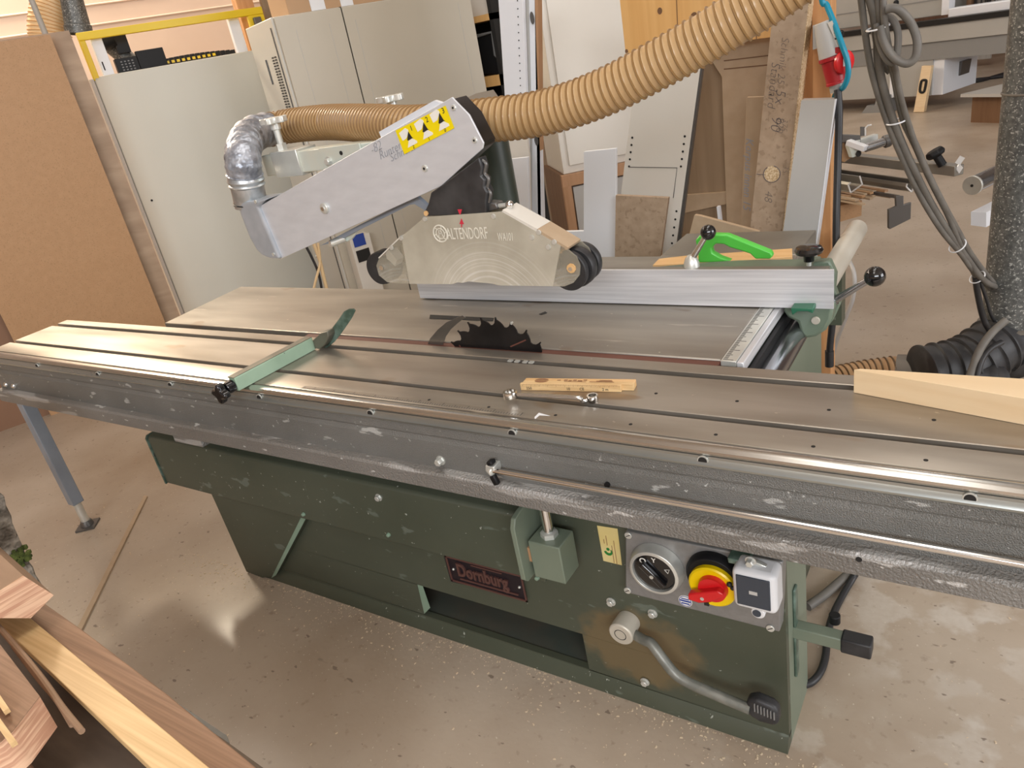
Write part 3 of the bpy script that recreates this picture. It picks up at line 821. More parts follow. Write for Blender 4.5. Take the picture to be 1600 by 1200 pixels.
profx('side_rail', [(1.0995, .8618), (1.0765, .8618), (1.0755, .857), (1.0705, .852), (1.0685, .848), (1.0690, .844), (1.0720, .8405), (1.0995, .8405)], m_railflat)
profx('beam', [(1.076, .840), (1.076, .817), (1.0785, .812), (1.0775, .806), (1.074, .800), (1.074, .728), (1.09, .715), (1.35, .715), (1.35, .834), (1.0995, .834), (1.0995, .840)], m_hammer)
profx('lower_ledge', [(1.0745, .7335), (1.056, .7305), (1.0505, .7250), (1.050, .688), (1.054, .684), (1.30, .684), (1.30, .7145), (1.091, .7145)], m_ledge)
for x_ in (-2.798, -2.402, -2.006, -1.607, -1.208, -.811, -.409, -.006, .395):
    hl = M().cyl((x_, 1.075, .8545), (x_, 1.0715, .8545), .0098, n=20).build('rail_hole', m_zinc, sl)
    M().cyl((x_, 1.0712, .8543), (x_, 1.0708, .8543), .0080, n=18).build('hole_bore', m_dark, hl)
for y_ in (1.123, 1.254):
    for k in range(9):
        x_ = -1.062 + k * .1655
        if y_ > 1.2 and k < 3:
            continue
        M().cyl((x_, y_, .8797), (x_, y_, .8804), .0036, n=12).build('deck_pin', m_dark, sl)
sm = M().bx(-1.47, -.80, 1.1035, 1.1195, .8797, .8801).build('engraved_scale', m_deck, sl)
tk = M()
for k in range(96):
    x_ = -.805 - k * .0069
    h_ = .010 if k % 10 == 0 else .007 if k % 5 == 0 else .0045
    tk.bx(x_ - .0012, x_, 1.1045, 1.1045 + h_ * 1.2, .8801, .8806)
tk.build('scale_marks', m_slot, sm)
M().prism([(-0.7707, 1.1048, 0.8802), (-0.7711, 1.1242, 0.8802), (-0.7398, 1.1173, 0.8802), (-0.7641, 1.1146, 0.8802), (-0.7652, 1.0978, 0.8802)], (0, 0, .0003)).build('rub_mark', m_white, sl)
for x_ in (-.985, -.965, -.942, -.925):
    M().bx(x_, x_ + .012, 1.342, 1.352, .8795, .8825).build('slot_burr', m_zinc, sl)
hexbolt((-1.0258, 1.074, 0.7541), r=.009, h=.014, par=sl)
for c in [(-3.1327, 1.074, 0.7495), (-3.0708, 1.074, 0.7499)]:
    M().sphere(c, .011, 14).build('domed_bolt', m_chrome, sl)
M().cyl((-0.6064, 1.075, 0.7672), V((-0.6064, 1.075, 0.7672)) + V((0, -.006, 0)), .006, n=14).build('side_stud', m_black, sl)
M().cyl((-0.1507, 1.0505, 0.7206), V((-0.1507, 1.0505, 0.7206)) + V((0, -.0008, 0)), .005, n=14).build('ledge_hole', m_dark, sl)
rod = M().cyl((-.862, 1.052, .768), (.60, 1.052, .768), .0065, n=18).build('stop_rod', m_chrome, sl)
M().beam((-.868, 1.074, .772), (-.868, 1.046, .772), .022, .018).cyl((-.880, 1.060, .766), (-.862, 1.048, .766), .010, n=14).build('rod_holder', m_zinc, rod, bevel=.002)
M().beam((-.872, 1.052, .787), (-.858, 1.052, .790), .018, .010).beam((-.864, 1.046, .760), (-.856, 1.046, .738), .014, .012, (0, 1, 0)).build('rod_clip', m_black, rod, bevel=.003)
# leg
M().bx(-2.08, -1.94, 1.058, 1.12, .660, .6835).build('carriage_bracket', m_ledge, sl)
lg = M().bx(-3.292, -3.244, 1.128, 1.176, .125, .686).build('leg', m_legblue, sl, bevel=.003)
M().cyl((-3.268, 1.152, .135), (-3.268, 1.152, .03), .017, n=20).build('leg_screw', m_zinc, lg)
M().lathe([(0, .03), (.022, .03), (.026, .02), (.028, .009)], (-3.268, 1.152, 0), (0, 0, 1), 20).obox((-3.268, 1.152, 0), (1, .9, 0), (-.9, 1, 0), .080, .080, .009).build('foot', m_slot, lg)
M().bx(-3.30, -3.20, 1.12, 1.20, .640, .686).build('leg_bracket', m_legblue, lg, bevel=.002)

# ================================================================== fence
fe = thing('rip_fence', 'long brushed aluminium fence with a green casting, lying across the saw table beyond the blade', 'fence', (-.9, 1.75, .8805))
M().prism([(-1.568, 1.735, .8835), (-.3145, 1.735, .8835), (-.3145, 1.735, .979), (-1.568, 1.735, .979)], (0, .006, 0)).build('face', m_alu, fe)
M().bx(-1.562, -.33, 1.7415, 1.775, .884, .9745).build('fence_profile', m_profile, fe)
M().prism([(-0.8342, 1.7716, 0.968), (-0.771, 1.7977, 0.968), (-0.6586, 1.8305, 0.968), (-0.5615, 1.8494, 0.968), (-0.3624, 1.8569, 0.968), (-0.3373, 1.8319, 0.968), (-0.3227, 1.7754, 0.968)], (0, 0, -.080)).build('casting', m_greencast, fe, bevel=.006)
M().prism([(-0.4287, 1.745, 0.8842), (-0.4306, 1.745, 0.8691), (-0.4219, 1.745, 0.8526), (-0.3981, 1.745, 0.8418), (-0.3926, 1.745, 0.815), (-0.3809, 1.745, 0.7986), (-0.3558, 1.745, 0.8051), (-0.3339, 1.745, 0.8229), (-0.3211, 1.745, 0.8515), (-0.3155, 1.745, 0.8873)], (0, .085, 0)).build('bar_clamp', m_greencast, fe, bevel=.008)
M().prism([(-0.3357, 1.8, 0.9786), (-0.3214, 1.8, 0.9437), (-0.3242, 1.8, 0.9083), (-0.3111, 1.8, 0.8694), (-0.3268, 1.8, 0.8289), (-0.3444, 1.8, 0.8026), (-0.3744, 1.8, 0.8012), (-0.3729, 1.8, 0.9756)], (0, .03, 0)).build('end_casting', m_greencast, fe, bevel=.004)
M().prism([(-0.4032, 1.7, 0.8959), (-0.3531, 1.7, 0.8974), (-0.3532, 1.7, 0.8847), (-0.3645, 1.7, 0.8891), (-0.3874, 1.7, 0.8884), (-0.3992, 1.7, 0.8782)], (0, .040, 0)).build('clamp_block', m_emerald, fe, bevel=.002)
hb = V((-0.6633, 1.775, 0.9736)); hk = V((-0.6142, 1.775, 1.0636))
hd = M().lathe([(0, -.01), (.020, -.01), (.020, .010), (.015, .024), (.008, .032), (0, .032)], hb, (0, 0, 1), 28).build('clamping_lever', m_zinc, fe, bevel=.001)
M().cyl(hb + V((0, 0, .018)), hk, .0085, .0065, 16).build('lever_rod', m_chrome, hd)
M().sphere(hk, .0195, 24).build('ball_knob', m_gloss, hd)
kb = V((-0.3816, 1.8, 0.9853))
kn = M().cyl(kb + V((0, 0, -.03)), kb + V((0, 0, .01)), .006, n=14).build('tightening_screw', m_zinc, fe)
M().lathe([(0, -.006), (.012, -.006), (.013, .006), (.018, .012), (.030, .014), (.033, .021), (.029, .028), (.012, .031), (0, .031)], kb, (0, 0, 1), 30).build('round_knob', m_gloss, kn)
l0 = V((-0.3194, 1.79, 0.8861)); l1 = V((-0.2359, 1.79, 0.9444))
lv = M().cyl(l0, l1, .0095, .0075, 16).cyl(l0 - (l1 - l0) * .2, l0, .012, n=14).build('eccentric_lever', m_barsteel, fe)
M().sphere(l1, .0235, 28).build('ball_knob', m_gloss, lv)
M().cyl((-0.3555, 1.745, 0.8502), V((-0.3555, 1.745, 0.8502)) + V((0, -.006, 0)), .010, n=16).build('pivot_pin', m_tube, fe, bevel=.001)

# push stick with wooden sole behind the fence
ps = thing('push_stick', 'bright green plastic push handle on a brown wooden block, lying behind the fence', 'push stick', (-.8, 1.99, .8805))
M().prism([(-0.8659, 1.9962, 0.905), (-0.8692, 2.0565, 0.905), (-0.7882, 2.0849, 0.905), (-0.4983, 2.1391, 0.905), (-0.481, 2.0631, 0.905), (-0.7145, 2.0116, 0.905)], (0, 0, -.0245)).build('wooden_sole', m_beech, ps, bevel=.001)
outer = [(-0.7062, 1.93, 0.9965), (-0.6944, 1.93, 1.0089), (-0.6726, 1.93, 1.0137), (-0.6168, 1.93, 1.0105), (-0.5866, 1.93, 0.9974), (-0.5046, 1.93, 0.961), (-0.5001, 1.93, 0.9487), (-0.5069, 1.93, 0.9418), (-0.5452, 1.93, 0.9421), (-0.558, 1.93, 0.9564), (-0.5781, 1.93, 0.9638), (-0.6119, 1.93, 0.9749), (-0.627, 1.93, 0.9841), (-0.6497, 1.93, 0.9864), (-0.6629, 1.93, 0.974), (-0.6602, 1.93, 0.9613), (-0.6397, 1.93, 0.9483), (-0.6105, 1.93, 0.9372), (-0.6495, 1.93, 0.9338), (-0.702, 1.93, 0.9323), (-0.7012, 1.93, 0.9673)]
M().prism(outer, (0, .024, 0)).build('plastic_handle', m_pushgreen, ps, bevel=.004)
# ================================================================== overhead saw guard
gd = thing('overhead_saw_guard', 'overhead guard: aluminium arm with yellow sticker carrying a dusty clear hood above the blade', 'saw guard', (-1.3, 1.95, .83))
arm = M().prism([(-1.7912, 1.4, 1.2814), (-1.7648, 1.4, 1.1272), (-1.2877, 1.4, 1.255), (-1.118, 1.4, 1.3006), (-0.9801, 1.4, 1.3756), (-0.9748, 1.4, 1.3869), (-0.9987, 1.4, 1.449), (-1.0354, 1.4, 1.49)], (0, .005, 0)).build('arm', m_arm, gd, bevel=.001)
M().prism([(-1.7896, 1.406, 1.276), (-1.7627, 1.406, 1.131), (-1.2916, 1.406, 1.2584), (-1.1261, 1.406, 1.3012), (-0.9891, 1.406, 1.3766), (-0.9849, 1.406, 1.3866), (-1.0086, 1.406, 1.4471), (-1.0426, 1.406, 1.4859)], (0, .060, 0)).build('arm_core', m_blade, gd, bevel=.002)
M().prism([(-1.8782, 1.468, 1.2671), (-1.8486, 1.468, 1.1095), (-1.3502, 1.468, 1.2394), (-1.1723, 1.468, 1.2873), (-1.0277, 1.468, 1.3659), (-1.0222, 1.468, 1.3778), (-1.0472, 1.468, 1.4429), (-1.0857, 1.468, 1.4859)], (0, .005, 0)).build('arm_back_plate', m_arm, gd)
M().prism([(-1.3355, 1.474, 1.4322), (-1.1433, 1.474, 1.4847), (-1.1227, 1.474, 1.4766), (-1.0993, 1.474, 1.4583), (-1.3037, 1.474, 1.398), (-1.3322, 1.474, 1.4163)], (0, .012, 0)).build('top_cover', m_white, gd)
for c, r in [((-1.0358, 1.4, 1.4686),.007), ((-0.9963, 1.4, 1.395),.007), ((-1.1538, 1.4, 1.3449),.009)]:
    s_ = M().lathe([(0, 0), (r, 0), (r * .8, .0035), (0, .004)], c, (0, -1, 0), 20).build('arm_screw', m_zinc, arm)
    M().cyl(V(c) + V((0, -.0040, 0)), V(c) + V((0, -.0045, 0)), r * .38, n=6).build('screw_socket', m_dark, s_)
c = V((-1.5205, 1.4, 1.2672))
s_ = M().lathe([(0, 0), (.0145, 0), (.0140, .006), (.0115, .008), (0, .008)], c, (0, -1, 0), 30).build('pivot_nut', m_zinc, arm)
M().lathe([(0, 0), (.006, 0), (.006, .003), (0, .003)], c + V((0, -.008, 0)), (0, -1, 0), 6).build('pivot_bolt', m_chrome, s_)
# yellow sticker with the three pictograms
stp = [V(p) for p in [(-1.215, 1.3985, 1.4374), (-1.0561, 1.3985, 1.4752), (-1.0441, 1.3985, 1.4261), (-1.2046, 1.3985, 1.382)]]
stk = M().prism(stp, (0, -.0006, 0)).build('yellow_sticker', m_sticker, arm)
so = stp[3]; sx_ = (stp[2] - stp[3]); sy_ = (stp[0] - stp[3])
SP = lambda u, v: so + sx_ * u + sy_ * v + V((0, -.0008, 0))
for k in range(3):
    u0 = .05 + k * .315
    lift = (0, .03, .05)[k]
    M().prism([SP(u0 + x, v) for x, v in ((.015, .50 + lift), (.0, .84 + lift), (.135, .90 + lift), (.175, .80 + lift), (.175, .72 + lift), (.10, .52 + lift))], (0, -.0006, 0)).build('pictogram_arm', m_whiteprint, stk)
    M().prism([SP(u0 + x, v) for x, v in ((.06, .16), (.12, .40), (.19, .42), (.26, .24), (.255, .16))], (0, -.0006, 0)).build('pictogram_hood', m_whiteprint, stk)
    M().prism([SP(u0 + x, v) for x, v in ((.10, .44), (.17, .72 + lift), (.20, .44), (.22, .42), (.12, .40))], (0, -.0010, 0)).build('pictogram_link', m_print, stk)
    text('pictogram_number', str(k + 1), SP(u0 + .215, .68), sx_, sy_, .017, m_print, stk, depth=.0006)
    text('pictogram_number', ('2', '1', '0')[k], SP(u0 + .145, .03), sx_, sy_, .012, m_print, stk, depth=.0006)
# pencil handwriting on the arm
hx = (V((-1.1173, 1.3992, 1.3008)) - V((-1.7638, 1.3992, 1.1274))).normalized()
hz = V((-hx.z, 0, hx.x))
text('pencil_note', '-82', (-1.3074, 1.399, 1.3904), hx, hz, .030, m_pencil, arm, depth=.0006, slant=.35, bold=-.0007)
text('pencil_note', 'Runter', (-1.2852, 1.399, 1.3748), hx, hz, .028, m_pencil, arm, depth=.0006, slant=.35, bold=-.0004)
text('pencil_note', 'Schneid.', (-1.2522, 1.399, 1.3676), hx, hz, .026, m_pencil, arm, depth=.0006, slant=.35, bold=-.0004)
# cast elbow, zinc pipe and taped bend
ca_ = M().prism([(-1.8619, 1.388, 1.2991), (-1.8619, 1.388, 1.2597), (-1.8561, 1.388, 1.1964), (-1.8426, 1.388, 1.1593), (-1.8253, 1.388, 1.1414), (-1.7958, 1.388, 1.1314), (-1.7515, 1.388, 1.1301), (-1.7758, 1.388, 1.2839), (-1.736, 1.388, 1.3037)], (0, .092, 0)).build('cast_elbow', m_cast, gd, bevel=.014, seg=4)
for c in [(-1.7734, 1.388, 1.3002), (-1.7689, 1.388, 1.1466)]:
    M().cyl(c, V(c) + V((0, -.004, 0)), .005, n=14).build('elbow_screw', m_zinc, ca_)
pz0 = V((-1.8582, 1.434, 1.2792)); pz1 = V((-1.8436, 1.434, 1.3714))
pz = M().lathe([(.0475, 0), (.0475, .10), (.0505, .104), (.0505, .108), (.0475, .112), (.0475, .62), (.0505, .64), (.0525, .67), (.0505, .70), (.0480, .72), (.0510, .78), (.0530, .82), (.0505, .87), (.048, 1)], pz0, (pz1 - pz0), 40, True).build('zinc_pipe', m_galv, gd)
M().lathe([(.0490, .0), (.0505, .01), (.0505, .03), (.0490, .04)], pz0 + (pz1 - pz0) * .10, (pz1 - pz0), 40, True).build('pipe_seal', m_black, pz)
tp = smooth_path([pz1 - (pz1 - pz0) * .05, (-1.8366, 1.436, 1.4013), (-1.8631, 1.47, 1.4305), (-1.9066, 1.53, 1.4535), (-1.9543, 1.61, 1.4654), (-1.9743, 1.69, 1.4643)], 8)
R_ = [.0500 + .0030 * math.sin(i * 1.9) * math.sin(i * .7 + 1) for i in range(len(tp))]
M().tube(tp, R_, 36).build('taped_bend', m_tape, gd, label='bend wrapped in crinkled silver tape')
# clear hood
hoodpts = [V(p) for p in [(-1.1737, 1.384, 1.2338), (-0.9493, 1.384, 1.2367), (-0.8112, 1.384, 1.1553), (-0.8475, 1.384, 1.0608), (-0.9953, 1.384, 1.061), (-1.0165, 1.384, 1.0656), (-1.0349, 1.384, 1.0671), (-1.0593, 1.384, 1.0685), (-1.0838, 1.384, 1.0707), (-1.1025, 1.384, 1.0664), (-1.1178, 1.384, 1.0679), (-1.1351, 1.384, 1.0627), (-1.2751, 1.384, 1.0621), (-1.2642, 1.384, 1.1868), (-1.183, 1.384, 1.2294)]]
hd = M().prism(hoodpts, (0, .004, 0)).build('clear_hood', m_hood, gd, label='dusty clear plastic hood')
M().prism([p + V((0, .062, 0)) for p in hoodpts], (0, .004, 0)).build('hood_back_panel', m_hood, gd)
for pp_ in ([(-1.2642, 1.384, 1.1868), (-1.2751, 1.384, 1.0621), (-1.3515, 1.384, 1.0658), (-1.3746, 1.384, 1.0852), (-1.3747, 1.384, 1.1117), (-1.3591, 1.384, 1.1309)], [(-0.8112, 1.384, 1.1553), (-0.7951, 1.384, 1.1464), (-0.777, 1.384, 1.1301), (-0.7708, 1.384, 1.1097), (-0.7758, 1.384, 1.0875), (-0.7932, 1.384, 1.0695), (-0.8175, 1.384, 1.0608), (-0.8475, 1.384, 1.0608)]):
    M().prism(pp_, (0, .004, 0)).build('wheel_cover', m_hoodclear, gd)
    M().prism([V(p) + V((0, .062, 0)) for p in pp_], (0, .004, 0)).build('wheel_cover', m_hoodclear, gd)
def strip(a, b, th=.007):
    a = V(a); b = V(b); d = (b - a).normalized()
    n = V((-d.z, 0, d.x))
    return M().prism([a, b, b + V((0, .062, 0)), a + V((0, .062, 0))], n * th if n.z > 0 else -n * th)
strip((-0.9503, 1.385, 1.235), (-0.868, 1.385, 1.1883)).build('hood_top_strip', m_whitewarm, gd)
strip((-0.868, 1.385, 1.1883), (-0.7975, 1.385, 1.1446)).build('hood_top_strip', m_mdfpale, gd)
strip((-1.3601, 1.385, 1.1305), (-1.2651, 1.385, 1.1865), .003).build('hood_top_strip', m_whitewarm, gd)
M().prism([(-0.8774, 1.392, 1.1777), (-0.8619, 1.392, 1.1714), (-0.8124, 1.392, 1.1353), (-0.8352, 1.392, 1.0692), (-0.8415, 1.392, 1.0814), (-0.8596, 1.392, 1.1299)], (0, .03, 0)).build('wood_insert', m_pine, gd, label='pinkish wooden insert by the right wheel')
M().prism([(-1.3382, 1.392, 1.147), (-1.3238, 1.392, 1.1502), (-1.3063, 1.392, 1.1226), (-1.3179, 1.392, 1.1071), (-1.3279, 1.392, 1.1176), (-1.34, 1.392, 1.128)], (0, .03, 0)).build('felt_insert', m_white, gd)
for c in [(-1.1751, 1.384, 1.2291), (-0.9741, 1.384, 1.2275), (-0.8816, 1.384, 1.1758), (-0.8426, 1.384, 1.153), (-1.2652, 1.384, 1.1835), (-1.3053, 1.384, 1.1593), (-0.8611, 1.384, 1.187), (-0.8258, 1.384, 1.1643)]:
    s_ = M().lathe([(0, 0), (.0062, 0), (.0055, .003), (0, .0035)], c, (0, -1, 0), 18).build('hood_screw', m_zinc, gd)
for (cx, y0_, y1_, r_, nm) in (((-0.8079, 1.42, 1.0931), 1.392, 1.408, .046, 'roller'), ((-0.8013, 1.42, 1.0931), 1.414, 1.440, .046, 'roller'), ((-0.8046, 1.42, 1.0931), 1.452, 1.472, .046, 'roller'), ((-1.3757, 1.42, 1.0995), 1.390, 1.440, .044, 'roller')):
    c = V(cx)
    rw = M().lathe([(0, 0), (r_ * .95, 0), (r_, .15), (r_, .85), (r_ * .95, 1), (0, 1)], (c.x, y0_, c.z), (0, y1_ - y0_, 0), 44, True).build(nm, m_rubber, gd)
cR = V((-0.7919, 1.383, 1.1042))
M().cyl(cR + V((0, .001, 0)), cR + V((0, -.003, 0)), .011, n=9).build('roller_washer', m_beech, gd)
M().cyl(cR + V((0, -.003, 0)), cR + V((0, -.007, 0)), .0045, n=12).build('roller_bolt', m_chrome, gd)
cL = V((-1.3561, 1.384, 1.1064))
M().cyl(cL, cL + V((0, -.004, 0)), .0065, n=16).build('roller_bolt', m_chrome, gd)
# print on the hood
t0 = V((-1.1189, 1.3832, 1.1771)); t1 = V((-0.9906, 1.3832, 1.1764)); tx_ = (t1 - t0)
tu = V((-tx_.normalized().z, 0, tx_.normalized().x))
text('hood_lettering', 'ALTENDORF', t0, tx_, tu, .040, m_fadedprint, hd, depth=.0006, sx=tx_.length / (.040 * 6.05))
t0 = V((-0.974, 1.3832, 1.1707)); t1 = V((-0.9284, 1.3832, 1.1697)); 
text('hood_lettering', 'WA101', t0, t1 - t0, (0, 0, 1), .027, m_fadedprint, hd, depth=.0006, sx=(t1 - t0).length / (.027 * 3.35), slant=.2)
lc = V((-1.1376, 1.3835, 1.1917))
lo_ = M().tube([lc + V((.0205 * math.cos(a), 0, .0205 * math.sin(a))) for a in [k * math.pi / 16 for k in range(32)]], .0018, 6, closed=True)
lo_.tube([lc + V((.0125 * math.cos(a), 0, .0125 * math.sin(a))) for a in [k * math.pi / 12 for k in range(24)]], .0012, 6, closed=True)
for k in range(6):
    a = k * math.pi / 3
    lo_.beam(lc + V((.0125 * math.cos(a), 0, .0125 * math.sin(a))), lc + V((.020 * math.cos(a + .25), 0, .020 * math.sin(a + .25))), .0018, .0008, (0, 1, 0))
lo_.beam(lc + V((-.007, 0, -.008)), lc + V((-.002, 0, .009)), .002, .0008, (0, 1, 0)).beam(lc + V((.007, 0, -.008)), lc + V((.002, 0, .009)), .002, .0008, (0, 1, 0)).beam(lc + V((-.006, 0, 0)), lc + V((.006, 0, 0)), .002, .0008, (0, 1, 0))
lo_.build('round_logo', m_fadedprint, hd)
M().prism([(-1.0648, 1.3832, 1.2267), (-1.0739, 1.3832, 1.2133), (-1.0608, 1.3832, 1.2128)], (0, -.0006, 0)).prism([(-1.069, 1.3832, 1.2131), (-1.0664, 1.3832, 1.213), (-1.0683, 1.3832, 1.2054), (-1.071, 1.3832, 1.2055)], (0, -.0006, 0)).build('red_arrow', m_redprint, hd)
fl = M().prism([(-1.1707, 1.388, 1.2342), (-1.1764, 1.388, 1.2422), (-1.1579, 1.388, 1.2647), (-1.1428, 1.388, 1.2899), (-1.1016, 1.388, 1.307), (-0.9864, 1.388, 1.3592), (-0.9831, 1.388, 1.3366), (-0.9908, 1.388, 1.3187), (-0.9824, 1.388, 1.3096), (-0.9878, 1.388, 1.2942), (-0.9821, 1.388, 1.2809), (-0.9907, 1.388, 1.2595), (-0.9954, 1.388, 1.2317), (-1.0501, 1.388, 1.2316)], (0, .030, 0)).build('rubber_shroud', m_flap, gd, bevel=.003)
M().prism([(-1.0739, 1.3876, 1.2471), (-1.0609, 1.3876, 1.2466), (-1.0703, 1.3876, 1.2318)], (0, -.0006, 0)).build('red_arrow', m_redprint, fl)
M().cyl((-1.1686, 1.387, 1.2422), V((-1.1686, 1.387, 1.2422)) + V((0, -.004, 0)), .006, n=16).build('shroud_rivet', m_beech, fl)
hk_ = M()
for a, b in [((755, 250), (759, 262)), ((759, 262), (757, 276)), ((757, 276), (764, 283)), ((764, 283), (763, 296))]:
    pass
M().tube(smooth_path([(-0.9893, 1.4, 1.3513), (-0.9793, 1.4, 1.3421), (-0.9873, 1.4, 1.3228), (-0.9802, 1.4, 1.3081), (-0.9883, 1.4, 1.2884), (-0.9822, 1.4, 1.2764), (-0.9904, 1.4, 1.2563)], 5), .004, 8).build('shroud_hinge_wire', m_slot, gd)
bl_ = M().cyl((-0.9927, 1.41, 1.2434), (-0.9745, 1.41, 1.2448), .0085, n=16).build('stop_bolt', m_zinc, gd)
M().cyl((-0.9782, 1.41, 1.2442), (-0.9428, 1.41, 1.2455), .0055, n=16).build('bolt_shank', m_zinc, bl_)
M().sphere((-0.9428, 1.41, 1.2455), .010, 16).build('bolt_head', m_chrome, bl_)
M().prism([(-0.9974, 1.4, 1.2567), (-0.9717, 1.4, 1.2525), (-0.9694, 1.4, 1.2391), (-1.0029, 1.4, 1.2331)], (0, .03, 0)).build('stop_block', m_slot, gd, bevel=.003)
M().prism([(-1.6159, 1.43, 1.1556), (-1.4468, 1.43, 1.2091), (-1.2491, 1.43, 1.2678), (-1.2227, 1.43, 1.2728), (-1.1968, 1.43, 1.2492), (-1.2081, 1.43, 1.2384), (-1.236, 1.43, 1.2558), (-1.253, 1.43, 1.255), (-1.4518, 1.43, 1.1952), (-1.5345, 1.43, 1.1687)], (0, .012, 0)).build('link_bar', m_legblue, gd, label='thin pale blue link bar')
bl_ = M().cyl((-1.5537, 1.42, 1.1649), (-1.5179, 1.44, 1.1725), .010, n=18).build('link_bolt', m_zinc, gd)
M().lathe([(0, 0), (.011, 0), (.011, .006), (0, .006)], (-1.5537, 1.42, 1.1649), V((-1.5537, 1.42, 1.1649)) - V((-1.5179, 1.44, 1.1725)), 6).build('bolt_head', m_chrome, bl_)
M().prism([(-1.5466, 1.44, 1.1622), (-1.5298, 1.44, 1.1801), (-1.4708, 1.44, 1.1946), (-1.4777, 1.44, 1.1823), (-1.4973, 1.44, 1.1684), (-1.5282, 1.44, 1.1582)], (0, .01, 0)).build('link_cam', m_zincy, gd, bevel=.002)
# square tube beam with sleeve and star knobs
b0 = V((-1.8735, 1.535, 1.3777)); b1 = V((-1.6273, 1.535, 1.3689))
zb_ = (b0.z + b1.z) / 2
bm_ = M().bx(b0.x, -1.17, 1.535, 1.600, zb_ - .030, zb_ + .030).build('support_beam', m_zincy, gd, bevel=.003)
xs0 = V((-1.8244, 1.527, 1.3767)).x; xs1 = V((-1.7129, 1.527, 1.3719)).x
slv = M().bx(xs0, xs1, 1.527, 1.608, zb_ - .037, zb_ + .037).build('clamp_sleeve', m_zinc, gd, bevel=.002)
M().bx(V((-1.6188, 1.533, 1.3722)).x, V((-1.463, 1.533, 1.3599)).x, 1.527, 1.534, zb_ - .030, zb_ + .032).build('joint_plate', m_zincy, gd, bevel=.001)
hexbolt((-1.5916, 1.527, 1.3678), r=.010, h=.010, par=gd)
M().cyl((-1.5371, 1.527, 1.386), V((-1.5371, 1.527, 1.386)) + V((0, -.001, 0)), .006, n=12).build('joint_hole', m_dark, gd)
def starknob(base, h, nm='star_knob', R=.042):
    base = V(base)
    k = M().lathe([(0, 0), (.016, 0), (.016, .018), (0, .018)], base, (0, 0, 1), 6).build('knob_nut', m_zinc, gd)
    m = M().cyl(base + V((0, 0, .012)), base + V((0, 0, h)), .010, n=16)
    m.lathe([(0, 0), (.015, 0), (.015, .02), (0, .022)], base + V((0, 0, h - .018)), (0, 0, 1), 18)
    pts = []
    for i in range(60):
        a = 2 * math.pi * i / 60
        r = R * (.80 + .20 * math.cos(5 * a))
        pts.append(base + V((r * math.cos(a), r * math.sin(a), h)))
    m.prism(pts, (0, 0, .017))
    return m.build(nm, m_zinc, gd, bevel=.002)
k0 = V((-1.8104, 1.567, 1.3931))
starknob((k0.x, 1.567, zb_ + .037), .075)
k1 = V((-1.4882, 1.72, 1.4477))
M().bx(k1.x - .04, k1.x + .04, 1.605, 1.76, zb_ - .03, zb_ + .035).build('rear_clamp', m_zincy, gd, bevel=.002)
starknob((k1.x, 1.725, zb_ + .035), V((-1.4773, 1.725, 1.4943)).z - zb_ - .045)
# column and bracket
cx_ = V((-1.3341, 1.95, 1.2011)).x
M().bx(-1.30, -1.17, 1.60, 1.92, zb_ - .03, zb_ + .03).build('cross_beam', m_zincy, gd, bevel=.003)
M().cyl((cx_, 1.95, .835), (cx_, 1.95, 1.432), .058, n=40).build('column', m_columngreen, gd, label='dark green column')
M().bx(cx_ - .09, cx_ + .09, 1.86, 2.05, .80, .84).build('column_foot', m_green, gd, bevel=.003)
M().prism([(-1.3622, 1.864, 1.435), (-1.4629, 2.1115, 1.435), (-1.4292, 2.1644, 1.435), (-1.1653, 1.7849, 1.435), (-1.092, 1.6124, 1.435), (-1.2049, 1.7302, 1.435)], (0, 0, .012)).build('column_cap', m_ductband, gd)

# ================================================================== extraction hose to the guard
hpts = smooth_path([(-1.9709, 1.66, 1.4636), (-1.9547, 1.715, 1.4618), (-1.8617, 1.725, 1.4603), (-1.7118, 1.7, 1.4549), (-1.4882, 1.62, 1.4423), (-1.3092, 1.565, 1.4273), (-1.1781, 1.555, 1.4204), (-1.0655, 1.56, 1.4169), (-0.948, 1.575, 1.4135), (-0.8436, 1.59, 1.4235), (-0.7494, 1.6, 1.4434), (-0.6601, 1.61, 1.471), (-0.5693, 1.62, 1.5019), (-0.4911, 1.63, 1.5317), (-0.4176, 1.64, 1.562), (-0.3371, 1.65, 1.599), (-0.2519, 1.66, 1.6433), V((-0.2519, 1.66, 1.6433)) + V((.30, .10, .45)), V((-0.2519, 1.66, 1.6433)) + V((.42, .25, 1.2)), V((-0.2519, 1.66, 1.6433)) + V((.45, .35, 3.0))], 8)
hs_ = M().hose(hpts, .0480, .0168, .0042).build('extraction_hose', m_hose, mat2=m_hosewire)
tag(hs_, 'amber ribbed extraction hose running from the silver taped bend up to the top right', 'hose')

# ================================================================== things lying on the sliding table
sh = thing('hold_down_shoe', 'pale green metal bar with upturned end and black knob lying across the sliding table', 'clamp', (-1.6, 1.2, .8805))
a = V((-1.6495, 1.0514, 0.8805)); b = V((-1.635, 1.3224, 0.8805))
M().beam(a + V((-.014, 0, .019)), b + V((-.014, 0, .019)), .028, .038).build('bar', m_greenshoe, sh, bevel=.002)
M().beam(a + V((-.0155, -.001, .0385)), b + V((-.0155, .0, .0385)), .0265, .002).build('bar_top', m_wornshaded, sh, label='worn top face with its shade painted in')  # thin dark cover paints shade onto the worn bar top
M().prism([(-1.634, 1.318, 0.9107), (-1.5926, 1.318, 0.9347), (-1.5614, 1.318, 0.9422), (-1.5625, 1.318, 0.9265), (-1.5853, 1.318, 0.9016), (-1.6134, 1.318, 0.8838), (-1.6342, 1.318, 0.8845)], (0, .034, 0)).build('bar_end', m_wornshaded, sh, bevel=.003)
